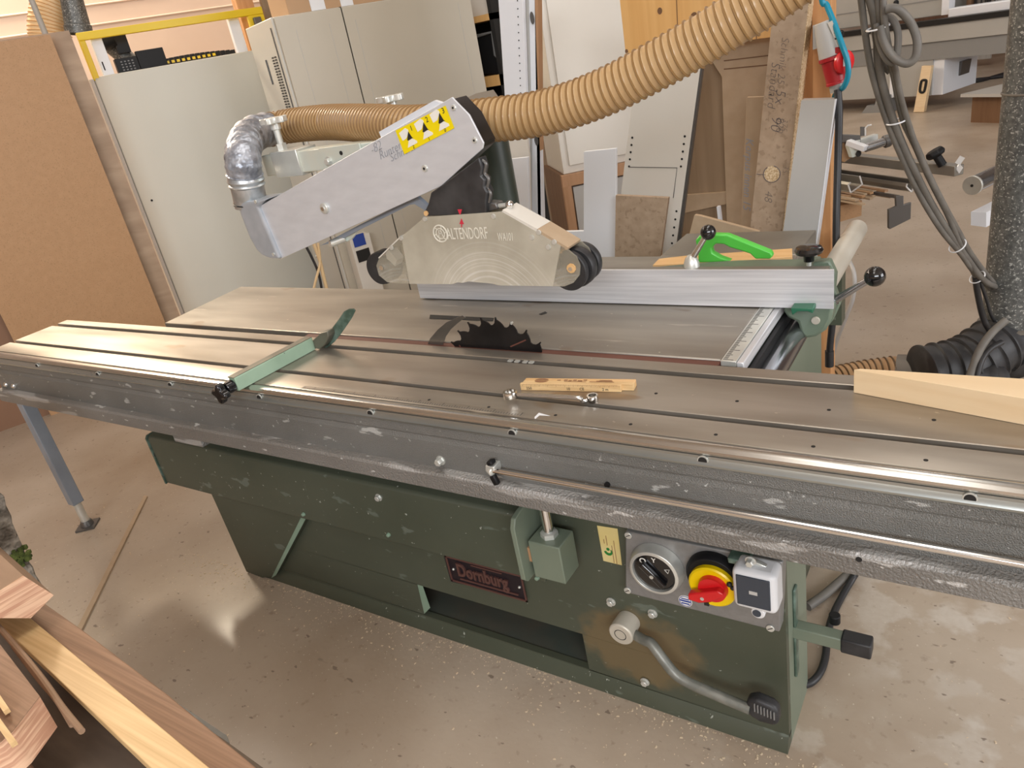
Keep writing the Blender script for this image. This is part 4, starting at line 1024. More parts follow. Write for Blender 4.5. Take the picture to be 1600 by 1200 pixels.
M().prism([(-1.6464, 1.345, 0.8697), (-1.6015, 1.345, 0.9088), (-1.5675, 1.345, 0.9422), (-1.5318, 1.345, 0.969), (-1.5028, 1.345, 0.9929), (-1.4801, 1.345, 1.0011), (-1.4629, 1.345, 1.0017), (-1.4577, 1.345, 0.9962), (-1.4808, 1.345, 0.9728), (-1.5128, 1.345, 0.9466), (-1.5457, 1.345, 0.9197), (-1.5779, 1.345, 0.8961), (-1.6111, 1.345, 0.878), (-1.6363, 1.345, 0.8683)], (-.003, .007, 0)).build('upturned_end', m_greenworn, sh, bevel=.002)
kc = a + V((-.018, -.030, .016))
M().cyl(kc + V((0, .030, 0)), kc + V((0, .004, 0)), .017, n=20).build('knob_collar', m_gloss, sh, bevel=.003)
pts = []
for i in range(60):
    an = 2 * math.pi * i / 60
    r = .029 * (.82 + .18 * math.cos(4 * an + .6))
    pts.append(kc + V((r * math.cos(an), 0, r * math.sin(an) - .004)))
M().prism(pts, (0, -.022, 0)).build('lobed_knob', m_gloss, sh, bevel=.006, seg=3)

ru = thing('folding_rule', 'folded yellow wooden rule with brown print lying on the sliding table', 'folding rule', (-.85, 1.27, .8803))
ra = V((-0.8656, 1.2088, 0.8803)); rb = V((-0.6383, 1.2443, 0.8803)); rd = (rb - ra).normalized(); rn = V((-rd.y, rd.x, 0))
seg_ = M()
RL = (rb - ra).length
M().obox(ra + rd * RL / 2 + rn * .004, rd, rn, RL, .008, .0165).build('rule_section', m_plank, ru, bevel=.001, label='pale section with printed scale')
for k in range(4):
    M().obox(ra + rd * (RL / 2 + .014) + rn * (.0105 + k * .0062), rd, rn, RL + .022, .0056, .0160 - .0002 * k).build('rule_section', m_beech if k > 1 else m_plank, ru, bevel=.001)
mk = M()
for k in range(110):
    x_ = .006 + k * (RL - .012) / 110
    h_ = .006 if k % 10 == 0 else .004 if k % 5 == 0 else .0025
    mk.add([ra + rd * x_ - rn * .0002 + V((0, 0, .0165)), ra + rd * (x_ + .0006) - rn * .0002 + V((0, 0, .0165)), ra + rd * (x_ + .0006) - rn * .0002 + V((0, 0, .0165 - h_)), ra + rd * x_ - rn * .0002 + V((0, 0, .0165 - h_))], [(0, 1, 2, 3)])
mk.build('scale_marks', m_brownprint, ru)
for s_, t_ in (('250', .06), ('10', .47), ('CE', .60), ('2 m', .82)):
    text('rule_number', s_, ra + rd * RL * t_ - rn * .0003 + V((0, 0, .003)), rd, (0, 0, 1), .009, m_print, ru, depth=.0004)
c = ra + rd * .046 + rn * .018 + V((0, 0, .0166))
em = M()
em.prism([c + rd * .016 * math.cos(t) + rn * .009 * math.sin(t) for t in [k * math.pi / 12 for k in range(0, 12)]], (0, 0, .0005))
em.prism([c + rd * .016 * math.cos(t) + rn * .009 * math.sin(t) - rn * .001 for t in [math.pi + k * math.pi / 12 for k in range(0, 12)]], (0, 0, .0005))
em.build('oval_emblem', m_brownprint, ru)
pr = M()
for x0_, x1_, y_, w_ in ((.082, .090, .020, .0030), (.098, .106, .0205, .005), (.109, .116, .0185, .0045), (.119, .127, .0205, .005), (.130, .140, .0185, .0045), (.142, .150, .022, .0035), (.158, .212, .014, .0018), (.172, .208, .018, .0018), (.178, .205, .022, .0015), (.100, .150, .0135, .0014)):
    pr.obox(ra + rd * (x0_ + x1_) / 2 + rn * y_ + V((0, 0, .0164)), rd, rn, x1_ - x0_, w_, .0004)
pr.build('printed_lines', m_brownprint, ru)

wr = thing('ring_spanner', 'chrome offset ring spanner lying beside the folding rule on the sliding table', 'spanner', (-.85, 1.20, .8803))
s0 = V((-0.8572, 1.155, 0.899)); s1 = V((-0.7008, 1.1684, 0.9)); s2 = V((-0.6926, 1.1803, 0.8865)); s3 = V((-0.6816, 1.197, 0.8865))
def ringend(c, r, mt_par):
    M().lathe([(r * .66, -.007), (r * .95, -.007), (r, -.004), (r, .004), (r * .95, .007), (r * .66, .007), (r * .66, -.007)], c, (0, 0, 1), 30).build('ring', m_chrome, wr)
ringend(s0, .0155, wr); ringend(s3, .0125, wr)
M().tube(smooth_path([s0 + (s1 - s0) * .12, s0 + (s1 - s0) * .5, s1, s1.lerp(s2, .6), s2, s2.lerp(s3, .3)], 6), .0046, 12).build('shank', m_chrome, wr)

bd = M()
B_ = [V(p) for p in [(-0.2059, 1.3283, 0.8803), (0.1407, 1.2447, 0.8803), (0.1603, 1.3906, 0.8803)]]
Tt = [V(p) for p in [(-0.2028, 1.3315, 0.928), (0.1358, 1.2582, 0.928), (0.1517, 1.338, 0.928)]]
bd.add([B_[0], B_[1], V((Tt[2].x, Tt[2].y, .8803)), V((B_[0].x + .01, B_[0].y + .006, .8803)), V((B_[0].x, B_[0].y, .928)), V((B_[1].x, B_[1].y, .928)), Tt[2], V((B_[0].x + .01, B_[0].y + .006, .928))],
       [(0, 1, 5, 4), (1, 2, 6, 5), (2, 3, 7, 6), (3, 0, 4, 7), (4, 5, 6, 7), (0, 3, 2, 1)])
tag(bd.build('wooden_board', m_board, bevel=.0008), 'pale planed wooden wedge board lying on the right end of the sliding table', 'board')
# ================================================================== boards and machine along the back wall
def ubox(u0, u1, w0, w1, z0, z1, m=None):
    m = m or M()
    q = [UX * u0 + WX * w0, UX * u1 + WX * w0, UX * u1 + WX * w1, UX * u0 + WX * w1]
    return m.prism([p + V((0, 0, z0)) for p in q], (0, 0, z1 - z0))
def U(p):
    return V(p).dot(UX)
uL = U((-4.8833, 1.8167, 0.5206))
tag(ubox(uL, U((-4.5504, 2.5644, 2.0691)), 5.2, 5.216, 0, 2.07).build('hardboard_sheet', m_mdf), 'large light brown hardboard sheet standing upright at the far left', 'board')
tag(ubox(uL - .9, uL + .3, 5.24, 5.256, 0, 1.9).build('hardboard_sheet', m_mdfdark), 'darker brown board edge showing left of the large hardboard sheet', 'board')
tag(ubox(.10, U((-4.5972, 2.705, 2.0846)), 5.28, 5.30, 0, V((-4.5972, 2.705, 2.0846)).z).build('oak_board', m_oak), 'wood-grained oak board standing between the hardboard sheet and the white machine panel', 'board')

wm = thing('fenced_machine', 'off-white machine side panel with a yellow safety frame on top, behind the saw', 'machine', WX * 5.55 + UX * 1.2)
zt = V((-4.5449, 3.3143, 1.8359)).z
u0 = U((-4.7565, 2.839, 1.8321)); u1 = U((-4.3002, 3.8638, 1.8323))
pn = ubox(u0, u1 + .04, 5.5, 5.56, 0, zt).build('side_panel', m_sheetwhite, wm, bevel=.008)
ubox(u0 - .025, u0 - .004, 5.49, 5.56, 0, zt - .01).build('panel_edge', m_pale, wm)
M().cyl((-4.7297, 2.8968, 1.0616), V((-4.7297, 2.8968, 1.0616)) - WX * .004, .007, n=12).build('panel_hole', m_dark, pn)
ft = V((-4.5737, 3.2988, 2.087)).z
uf0 = U((-4.7756, 2.8453, 2.066)); uf1 = U((-4.3462, 3.8096, 2.0815))
ubox(uf0, uf1 + .10, 5.50, 5.54, ft - .045, ft).build('top_rail', m_yellow, wm, bevel=.004)
ubox(uf0, uf0 + .035, 5.50, 5.54, zt - .02, ft - .045).build('yellow_post', m_yellow, wm, bevel=.004)
ubox(uf1 - .01, uf1 + .10, 5.50, 5.54, zt + .02, ft - .045).build('yellow_post', m_yellow, wm, bevel=.004)
ubox(uf0 + .07, uf0 + .135, 5.55, 5.60, zt - .01, ft - .02).build('white_upright', m_white, wm, bevel=.003)
ubox(uf1 - .13, uf1 - .06, 5.55, 5.60, zt - .01, ft - .03).build('white_upright', m_white, wm, bevel=.003)
ubox(uf0 + .085, uf0 + .092, 5.548, 5.55, zt + .03, zt + .08).build('post_slot', m_dark, wm)
kp = ubox(uf0 + .165, uf0 + .30, 5.58, 5.64, zt - .02, zt + .085).build('keypad', m_black, wm, bevel=.004, label='black keypad')
kk = M()
for i in range(4):
    for j in range(4):
        ubox(uf0 + .195 + i * .022, uf0 + .205 + i * .022, 5.577, 5.581, zt + .012 + j * .016, zt + .019 + j * .016, kk)
kk.build('keypad_keys', m_slot, kp)
ubox(uf0 + .30, uf0 + .47, 5.58, 5.62, zt - .02, zt + .11).build('display', m_black, wm, bevel=.004)
ubox(uf0 + .22, uf0 + .30, 5.70, 5.74, zt + .12, zt + .235).build('black_box', m_black, wm)
ch = M()
for k in range(14):
    ubox(uf0 + .47 + k * .034, uf0 + .497 + k * .034, 5.66, 5.70, zt - .01, zt + .048 - .0002 * (k - 4) ** 2, ch)
ch.build('cable_chain', m_black, wm, label='black and yellow cable chain')
for k in range(10):
    ubox(uf0 + .478 + k * .034, uf0 + .497 + k * .034, 5.655, 5.66, zt + .014, zt + .030).build('chain_link', m_yellow, wm)
M().cyl((-5.0028, 3.1463, 2.0669), (-4.859, 3.2235, 1.863), .055, n=24).build('clear_hose', m_duct, wm, label='dark clear hose piece')
M().cyl((-4.9118, 3.031, 2.0259), (-4.8679, 3.1297, 2.0474), .05, n=20).build('hose_clamp', m_black, wm)
sl_ = ubox(uf1 + .015, uf1 + .065, 5.47, 5.50, zt + .10, zt + .19).build('interlock_switch', m_slot, wm, bevel=.004)
ubox(uf1 + .02, uf1 + .06, 5.46, 5.50, zt + .045, zt + .10).build('switch_block', m_black, sl_, bevel=.004)
ubox(uf1 + .03, uf1 + .065, 5.455, 5.50, zt + .020, zt + .055).build('red_button', m_redbright, sl_, bevel=.004)
ubox(uf1 - .05, uf1 + .02, 5.48, 5.50, zt + .045, zt + .075).build('yellow_bracket', m_yellow, wm, bevel=.002)

# dust pipe and light bar above the boards on the left
dp = thing('dust_duct_elbow', 'cream ribbed hose joined to a dark metal pipe above the hardboard sheet at top left', 'duct', (-5.567, 3.2313, 2.2684))
M().hose(smooth_path([(-5.5178, 3.0959, 2.1435), (-5.5014, 3.1327, 2.245), (-5.4681, 3.2075, 2.3714), (-5.4229, 3.3092, 2.513), (-5.3742, 3.4185, 2.6154)], 8), .125, .022, .007).build('ribbed_hose', m_hosecream, dp, mat2=m_beech)
M().lathe([(.085, 0), (.085, .05), (.078, .055), (.068, .22), (.074, .24), (.07, .30), (0, .3)], (-5.2683, 3.1646, 2.134), V((-5.2572, 3.1895, 2.3044)) - V((-5.2683, 3.1646, 2.134)), 30).build('dark_pipe', m_duct, dp)
lb = M().cyl((-5.2603, 2.9368, 2.1411), (-5.2606, 2.936, 2.3784), .018, n=12)
tag(lb.build('conduit', m_machine), 'thin grey metal conduit rising beside the cream hose at top left', 'pipe')

# timber post of the back wall
up0 = U((-4.2001, 3.7199, 2.1182)); up1 = U((-4.1582, 3.8141, 2.1056))
tag(ubox(up0, up1 + .01, 5.62, 5.72, 0, 4.99).build('timber_post', m_post), 'orange timber post rising between the yellow safety frame and the grey cabinets', 'post')
tag(ubox(up1 + .06, up1 + 2.4, 5.60, 5.64, 0, 3.4).build('brown_boarding', m_oakv), 'brown board wall section behind the top of the grey cabinets', 'board')

# grey electrical cabinets
gc = thing('electrical_cabinet', 'tall beige-grey two-door cabinet behind the saw guard', 'cabinet', UX * 2.2 + WX * 4.9)
ua = U((-3.57, 3.2913, 1.9446)); us = U((-3.3955, 3.683, 1.9499)); ub = U((-3.0293, 4.5055, 1.4377)); zc = V((-3.482, 3.4888, 1.943)).z
ubox(ua, ub, 4.62, 5.15, 0, zc).build('cabinet_body', m_cabside, gc, bevel=.006)
ubox(ua + .012, us - .004, 4.60, 4.62, .03, zc - .004).build('door', m_cabinet, gc, bevel=.003)
ubox(us + .004, ub, 4.60, 4.62, .03, zc - .004).build('door', m_cabinet, gc, bevel=.003)
ubox(us - .004, us + .004, 4.61, 4.622, .03, zc).build('door_gap', m_dark, gc)
for uu in (ua + .12, us - .10, us + .07, ub - .10):
    ubox(uu, uu + .002, 4.5985, 4.60, .25, zc - .08).build('door_crease', m_pale, gc)
ubox(ua - .004, ua, 4.66, 4.672, .1, zc - .05).build('side_seam', m_slot, gc)
vt = M()
for k in range(26):
    zz = zc - .20 - k * .0155
    for j in range(2):
        m_ = UX * (ua - .003) + WX * (4.73 + j * .05) + V((0, 0, zz))
        vt.obox(m_, WX, (0, 0, 1), .034, .007, .002)
vt.build('vent_slots', m_dark, gc)
for zz, hh in ((zc - .27, .14), (zc - .55, .10), (zc - .78, .10)):
    m_ = M()
    m_.obox(UX * (ua - .003) + WX * 4.92 + V((0, 0, zz)), WX, (0, 0, 1), .025, hh, .002)
    m_.build('blue_label', m_slate, gc)
for k in range(7):
    M().sphere(UX * (ua - .003) + WX * 5.07 + V((0, 0, zc - .5 - k * .16)), .010, 10).build('side_screw', m_zinc, gc)
dv = ubox(ua + .06, ua + .20, 4.50, 4.598, .03, V((-3.5176, 3.1631, 0.6462)).z).build('terminal_duct', m_whitewarm, gc, bevel=.003)
zz = V((-3.5195, 3.1588, 0.6023)).z
ubox(ua + .08, ua + .16, 4.496, 4.50, zz - .02, zz + .055).build('blue_label', m_blueprint, dv)
ubox(ua + .08, ua + .17, 4.496, 4.50, zz - .12, zz - .045).build('duct_window', m_dark, dv)
for k, px_ in enumerate((488, 494, 500)):
    pass
M().tube(smooth_path([(-3.5528, 3.0347, 0.6832), (-3.5474, 3.0469, 0.6184), (-3.5419, 3.0593, 0.5112), (-3.5466, 3.0487, 0.3887), (-3.5604, 3.0177, 0.2061)], 5), .008, 8).build('hanging_cable', m_cableblack, gc)
M().tube(smooth_path([(-3.5239, 3.0751, 0.6901), (-3.5214, 3.0807, 0.5866), (-3.5236, 3.0757, 0.4846), (-3.5267, 3.0689, 0.3602), (-3.5395, 3.04, 0.1979)], 5), .011, 8).build('hanging_cable', m_hosecream, gc)
M().tube(smooth_path([(-3.505, 3.0929, 0.6842), (-3.5143, 3.0721, 0.5688), (-3.5325, 3.0311, 0.4919), (-3.5514, 2.9889, 0.4108), (-3.5763, 2.9329, 0.2401)], 5), .008, 8).build('hanging_cable', m_hosecream, gc)
# boxes wrapped in film on the cabinet
bxc = thing('cardboard_box', 'brown cardboard box with clear tape on top of the grey cabinet', 'box', UX * (us - .05) + WX * 4.8 + V((0, 0, zc)))
ubox(ua + .12, us + .42, 4.64, 4.95, zc, zc + .22).build('box_body', m_cardboard, bxc, bevel=.003)
ubox(us - .17, us - .08, 4.636, 4.64, zc + .002, zc + .22).build('tape', m_lightplastic, bxc)
ubox(us + .02, us + .10, 4.636, 4.64, zc + .002, zc + .22).build('tape', m_lightplastic, bxc)

# open shelf with black monitors right of the cabinet
sf = thing('open_shelf', 'dark open shelf with wooden boards between the grey cabinet and the white perforated panel', 'shelf', (-3.2288, 4.75, 1.0376))
x0_ = V((-3.4107, 4.9, 1.6604)).x; x1_ = V((-3.0057, 4.9, 1.5974)).x
M().bx(x0_, x1_, 5.0, 5.03, 0, 2.6).build('shelf_back', m_dark, sf)
M().bx(x0_, x1_, 4.7, 5.0, V((-3.057, 4.7, 1.7557)).z - .02, V((-3.057, 4.7, 1.7557)).z + .02).build('shelf_board', m_pine, sf)
M().bx(x0_, x1_, 4.7, 5.0, V((-3.0879, 4.7, 1.3883)).z - .07, V((-3.0879, 4.7, 1.3883)).z).build('shelf_board', m_pine, sf)
M().bx(x0_, x0_ + .03, 4.7, 5.0, 0, 2.6).build('shelf_side', m_dark, sf)
M().bx(x1_ - .03, x1_, 4.7, 5.0, 0, 2.6).build('shelf_side', m_dark, sf)
M().bx(x0_ + .03, x1_ - .03, 4.76, 4.99, V((-3.096, 4.76, 1.758)).z + .02, V((-3.096, 4.76, 1.758)).z + .30).build('shelf_box', m_whitewarm, sf)
mo = thing('monitor', 'black monitor with grey frame standing in the dark open shelf', 'monitor', (-3.251, 4.85, 1.4693))
M().prism([(-3.2296, 4.8, 1.6538), (-3.0949, 4.8, 1.6656), (-3.0654, 4.8, 1.4828), (-3.0926, 4.8, 1.3848), (-3.2497, 4.8, 1.4058)], (0, .04, 0)).build('monitor_case', m_black, mo, bevel=.006)
M().tube([(-3.2165, 4.79, 1.6568), (-3.0894, 4.79, 1.6614), (-3.0958, 4.79, 1.5134), (-3.073, 4.79, 1.4934)], .012, 8).build('monitor_frame', m_machinedark, mo)

# ================================================================== panels stored in the rack, right of the cabinet
def panel(nm, label, mt, poly, th, cat='panel', edge=None, group=None):
    if edge is None:
        o = M().prism(poly, (0, th, 0)).build(nm, mt, bevel=.001)
        return tag(o, label, cat, group)
    t = thing(nm, label, cat, (sum(p[0] for p in poly) / len(poly), poly[0][1], min(p[2] for p in poly)))
    M().prism(poly, (0, th, 0)).build('board', mt, t, bevel=.0008)
    return t
def edge_strip(t, a, b, th, mt, w=.003):
    a = V(a); b = V(b)
    M().prism([a, a + V((w, 0, 0)), b + V((w, 0, 0)), b], (0, th, 0)).build('edge_band', mt, t)
pa = panel('perforated_panel', 'tall white panel with a row of drilled holes left of the brown-edged panel', m_white, [(-1.8376, 2.95, 1.8004), (-1.7198, 2.95, 1.7784), (-1.8057, 2.95, 1.2213), (-2.0086, 2.95, 0.0782), (-2.1056, 2.95, 0.0713), (-1.9124, 2.95, 1.232)], .02, edge=1)
hm = M()
for k in range(17):
    c = V((-1.7534, 2.949, 1.7233)).lerp(V((-1.8098, 2.949, 1.3701)), k / 12)
    hm.cyl(c, c + V((0, -.0008, 0)), .0028, n=8)
hm.build('drilled_holes', m_dark, pa)
pb = panel('cupboard_side', 'white cupboard side with two oval holes and brown edge', m_white, [(-1.7371, 2.99, 1.78), (-1.6864, 2.99, 1.7706), (-1.8395, 2.99, 0.733), (-1.9907, 2.99, 0), (-2.0566, 2.99, 0), (-1.8302, 2.99, 1.2165)], .03, edge=1)
edge_strip(pb, (-1.6864, 2.99, 1.7706), (-1.9907, 2.99, 0), .035, m_brownedge, w=.016)
M().prism([(-1.7342, 2.985, 1.7797), (-1.7133, 2.985, 1.7758), (-1.8146, 2.985, 1.16), (-2.0449, 2.985, 0), (-2.074, 2.985, 0), (-1.838, 2.985, 1.1622)], (0, .004, 0)).build('edge_bevel', m_greylam, pb)
for c in ((-1.7172, 2.984, 1.6498), (-1.7902, 2.984, 1.1608)):
    M().prism([V(c) + V((.010 * math.cos(k * math.pi / 10), 0, .024 * math.sin(k * math.pi / 10))) for k in range(20)], (0, -.0008, 0)).build('oval_hole', m_slot, pb)
panel('beige_board', 'beige board with brown edge below the hose, behind the small white panel', m_whitewarm, [(-1.9013, 2.9, 1.281), (-1.7801, 2.9, 1.2681), (-1.7925, 2.9, 1.1053), (-1.9799, 2.9, 0), (-2.0769, 2.9, 0)], .018)
panel('small_white_panel', 'small bright white panel standing right of the dark green guard column', m_white, [(-1.9071, 2.85, 1.1112), (-1.7684, 2.85, 1.1126), (-1.8215, 2.85, 0.7924), (-1.9615, 2.85, 0), (-2.0654, 2.85, 0)], .018)
panel('white_cutout_panel', 'bright white panel with a rectangular cut-out right of the saw hood', m_white, [(-1.4339, 2.74, 1.1304), (-1.2932, 2.74, 1.1308), (-1.3507, 2.74, 0.6896), (-1.4184, 2.74, 0.0207), (-1.8505, 2.74, 0), (-1.7243, 2.74, 0.8074), (-1.4838, 2.74, 0.8061)], .018)
# stacked carcasses, turned to the right
e1 = V((math.cos(math.radians(41)), math.sin(math.radians(41)), 0)); e2 = V((-math.sin(math.radians(41)), math.cos(math.radians(41)), 0))
K = V((-1.966, 3.5, 0.8993))
def kbox(a0, a1, b0, b1, z0, z1):
    q = [K + e1 * a0 + e2 * b0, K + e1 * a1 + e2 * b0, K + e1 * a1 + e2 * b1, K + e1 * a0 + e2 * b1]
    return M().prism([V((p.x, p.y, z0)) for p in q], (0, 0, z1 - z0))
uc = thing('wardrobe_carcass', 'tall cream wardrobe carcass stacked on a brown cupboard, behind the hose', 'cupboard', (K.x, K.y, K.z))
kbox(.0, .62, .02, .42, K.z + .001, 2.9).build('carcass_side', m_whitewarm, uc, bevel=.002)
kbox(.0, .62, .0, .02, K.z + .001, 2.9).build('carcass_front', m_whitewarm, uc, bevel=.002)
kbox(.035, .59, -.012, -.0005, V((-1.9316, 3.5, 1.3419)).z, 2.85).build('upper_door', m_whitewarm, uc, bevel=.002)
kbox(.035, .59, -.012, -.0005, K.z + .04, V((-1.9316, 3.5, 1.3419)).z - .008).build('lower_door', m_whitewarm, uc, bevel=.002)
lc_ = thing('brown_cupboard', 'brown cupboard with a pale door under the tall cream carcass', 'cupboard', (K.x, K.y, 0))
kbox(-.02, .64, .0, .44, 0, K.z).build('cupboard_body', m_brownshade, lc_)
kbox(-.02, .64, -.03, .0, K.z - .06, K.z).build('cupboard_top_edge', m_brownedge, lc_)
kbox(-.02, .025, -.03, .0, 0, K.z - .06).build('cupboard_post', m_brownedge, lc_)
kbox(.035, .62, -.02, .0, .05, K.z - .07).build('pale_door', m_greylam, lc_)
pw = panel('white_perforated_board', 'white board with two rows of drilled holes leaning right of the cut-out panel', m_whitewarm, [(-1.1908, 2.8, 1.4446), (-0.9503, 2.8, 1.397), (-1.0982, 2.8, 0.7481), (-1.2424, 2.8, 0.0736), (-1.576, 2.8, 0.0426), (-1.3229, 2.8, 0.934)], .02, edge=1)
hm = M()
for a_, b_ in ((((987,212)), ((982,260))), (((1070,213)), ((1064,260)))):
    pass
for p0_, p1_ in (((-1.2451, 2.799, 1.1563), (-1.2719, 2.799, 1.047)), ((-1.0329, 2.799, 1.1411), (-1.0574, 2.799, 1.031)), ((-1.0908, 2.799, 0.8579), (-1.1214, 2.799, 0.7275))):
    for k in range(5):
        c = V(p0_).lerp(V(p1_), k / 4)
        hm.cyl(c, c + V((0, -.0008, 0)), .0045, n=8)
hm.build('drilled_holes', m_dark, pw)
M().tube([(-1.272, 2.7985, 1.0445), (-1.073, 2.7985, 1.0274), (-1.099, 2.7985, 0.912)], .0015, 6).build('routed_line', m_slot, pw)
edge_strip(pw, (-0.9503, 2.8, 1.397), (-1.2424, 2.8, 0.0736), .020, m_slot, w=.008)
panel('chipboard_offcut', 'short brown chipboard off-cut standing in front of the white boards', m_chip, [(-1.2881, 2.68, 0.9627), (-1.0727, 2.68, 0.9412), (-1.1263, 2.68, 0.7124), (-1.2816, 2.68, 0.001), (-1.4284, 2.68, 0)], .019)
pp = panel('pine_panel', 'orange pine panel with dark knots hanging behind the hose at the top', m_pine, [(-1.3264, 3, 1.7141), (-0.7145, 3, 1.5988), (-0.7389, 3, 1.424), (-1.3249, 3, 1.4423)], .025, edge=1)
for x_ in (1060, 1150, 1182):
    pass
for p0_, p1_ in (((-1.0946, 2.999, 1.6704), (-1.1052, 2.999, 1.4359)), ((-0.8058, 2.999, 1.616), (-0.8089, 2.999, 1.4264))):
    M().beam(p0_, p1_, .003, .0008, (0, 1, 0)).build('board_joint', m_brownshade, pp)
for c, r_ in (((-1.1665, 2.999, 1.5811), .012), ((-1.034, 2.999, 1.5344), .020), ((-0.8422, 2.999, 1.4575), .018), ((-1.3194, 2.999, 1.4607), .008)):
    M().prism([V(c) + V((r_ * .8 * math.cos(k * math.pi / 8), 0, r_ * math.sin(k * math.pi / 8))) for k in range(16)], (0, -.0006, 0)).build('knot', m_brownshade, pp)
M().bx(V((-1.3026, 3.03, 1.6411)).x, V((-0.5573, 3.03, 1.5088)).x, 3.03, 3.07, V((-1.0411, 3.05, 1.5051)).z, V((-1.0411, 3.05, 1.5051)).z + .08).build('hanging_batten', m_post, pp)
ov = panel('oak_carcass_side', 'brown oak-veneered panel in shadow behind the white perforated board', m_oakv, [(-1.2075, 3.14, 1.4729), (-0.9678, 3.14, 1.4588), (-0.9894, 3.14, 0.7576), (-1.0192, 3.14, 0.0611), (-1.3115, 3.14, 0.0404)], .018, edge=1)
M().prism([(-1.1835, 3.12, 0.8449), (-0.9838, 3.12, 0.8475), (-0.9839, 3.12, 0.7986), (-1.1963, 3.12, 0.7633)], (0, .018, 0)).build('lower_board', m_mdfpale, ov)
gq = panel('grooved_mdf_panel', 'pale brown panel with two cross grooves right of the oak panel', m_mdfpale, [(-1.0435, 3.08, 1.4393), (-0.7606, 3.08, 1.4311), (-0.8276, 3.08, 0.6343), (-0.8603, 3.08, 0.0999), (-0.9968, 3.08, 0.0903), (-0.9684, 3.08, 1.3076)], .018, edge=1)
gp = panel('narrow_mdf_board', 'narrow pale brown board with faint pencil writing left of the marked chipboard', m_mdfpale, [(-0.813, 2.86, 1.2457), (-0.7055, 2.86, 1.2372), (-0.7696, 2.86, 0.5974), (-0.814, 2.86, 0.0838), (-0.9239, 2.86, 0.0736), (-0.8557, 2.86, 0.7932)], .018, edge=1)
bv = (V((-0.7647, 2.859, 0.8026)) - V((-0.7279, 2.859, 1.2183))).normalized()
bv = -bv if bv.z > 0 else bv
text('pencil_note', 'Korpus innen 15', (-0.8215, 2.8595, 1.1051), bv, V((0, -1, 0)).cross(bv), .040, m_pencil, gp, depth=.0006, slant=.3)
for q_ in ([(-0.9571, 3.079, 1.3645), (-0.7763, 3.079, 1.3589)], [(-0.9589, 3.079, 1.3345), (-0.7821, 3.079, 1.3261)]):
    M().beam(q_[0], q_[1], .004, .0008, (0, 1, 0)).build('panel_groove', m_brownshade, gq)
ms = panel('tilted_mdf_sheet', 'brown board with slanting top edge behind the table extension', m_mdfpale, [(-0.9715, 2.6, 0.8206), (-0.9464, 2.6, 0.8918), (-0.9274, 2.6, 0.8887), (-0.717, 2.6, 0.823), (-0.739, 2.6, 0.2471), (-1.025, 2.6, 0.2221)], .018)
dk = thing('white_profile', 'thin white profile standing in the dark gap under the oak panel', 'profile', (-0.9845, 3, 0.7173))
M().beam((-0.9862, 3, 0.8198), (-0.9446, 3, 0), .012, .02, (0, 1, 0)).build('profile_bar', m_white, dk)
cb_ = thing('marked_chipboard', 'tall chipboard with handwriting and a drilled round recess, leaning left of the grey panel', 'board', (-0.7371, 2.66, 0.4625))
M().prism([(-0.6528, 2.66, 1.5908), (-0.5494, 2.66, 1.5715), (-0.6532, 2.66, 0.808), (-0.7513, 2.66, 0.073), (-0.8682, 2.66, 0.0595), (-0.7653, 2.66, 0.8113)], (0, .080, 0)).build('board', m_chip, cb_)
edge_strip(cb_, (-0.5494, 2.66, 1.5715), (-0.7513, 2.66, 0.073), .080, m_chipedge, w=.003)
dn = (V((-0.6532, 2.66, 0.808)) - V((-0.5494, 2.66, 1.5715))).normalized()
ac = V((0, -1, 0)).cross(dn)
upx = -dn
def note(s_, p, sz, mt_=m_pen):
    text('pen_note', s_, p, dn, V((0, -1, 0)).cross(dn), sz, mt_, cb_, depth=.0006, slant=.25, bold=-.0009)
note('Standard', (-0.6712, 2.6595, 1.3691), .040)
note('5x', (-0.6594, 2.6595, 1.2852), .048)
note('Schmik 25', (-0.6373, 2.6595, 1.4383), .034)
note('90', (-0.6763, 2.6595, 1.2024), .050)
note('820', (-0.6578, 2.6595, 1.1963), .034)
note('375', (-0.6415, 2.6595, 1.1905), .028)
note('35', (-0.6431, 2.6595, 1.0376), .028)
note('48', (-0.7058, 2.6595, 0.9541), .040)
cc = V((-0.6823, 2.6595, 1.0079))
M().cyl(cc, cc + V((0, -.0006, 0)), .028, n=24).build('round_recess', m_chipedge, cb_)
M().tube([cc + V((.028 * math.cos(a), 0, .028 * math.sin(a))) for a in [k * math.pi / 12 for k in range(8, 30)]], .0018, 6).build('recess_rim', m_pen, cb_)
M().beam((-0.7342, 2.659, 1.0116), (-0.7038, 2.659, 1.0073), .002, .0006, (0, 1, 0)).build('pencil_line', m_pen, cb_)
gp2 = thing('laminate_sheet', 'light grey panel with white edge leaning in front of the timber post', 'panel', (-0.5999, 2.56, 0.3571))
M().prism([(-0.5624, 2.57, 1.2494), (-0.4639, 2.57, 1.2407), (-0.509, 2.57, 0.8952), (-0.585, 2.57, 0.3041), (-0.6062, 2.57, 0.1377), (-0.7382, 2.57, 0.1224)], (0, .045, 0)).build('board', m_greylam, gp2)
edge_strip(gp2, (-0.4639, 2.57, 1.2407), (-0.6062, 2.57, 0.1377), .045, m_white, w=.004)

# timber posts on the right of the rack
xa = V((-0.5596, 2.72, 1.381)).x; xb = V((-0.5017, 2.72, 1.2333)).x
tag(M().bx(xa, xb, 2.72, 2.80, 0, 4.99).build('timber_post', m_post, bevel=.002), 'orange timber post carrying the red socket', 'post')
tag(M().bx(xa - .11, xa - .008, 2.90, 2.98, 0, 4.99).build('timber_post', m_post, bevel=.002), 'second timber post half hidden behind the marked chipboard', 'post')
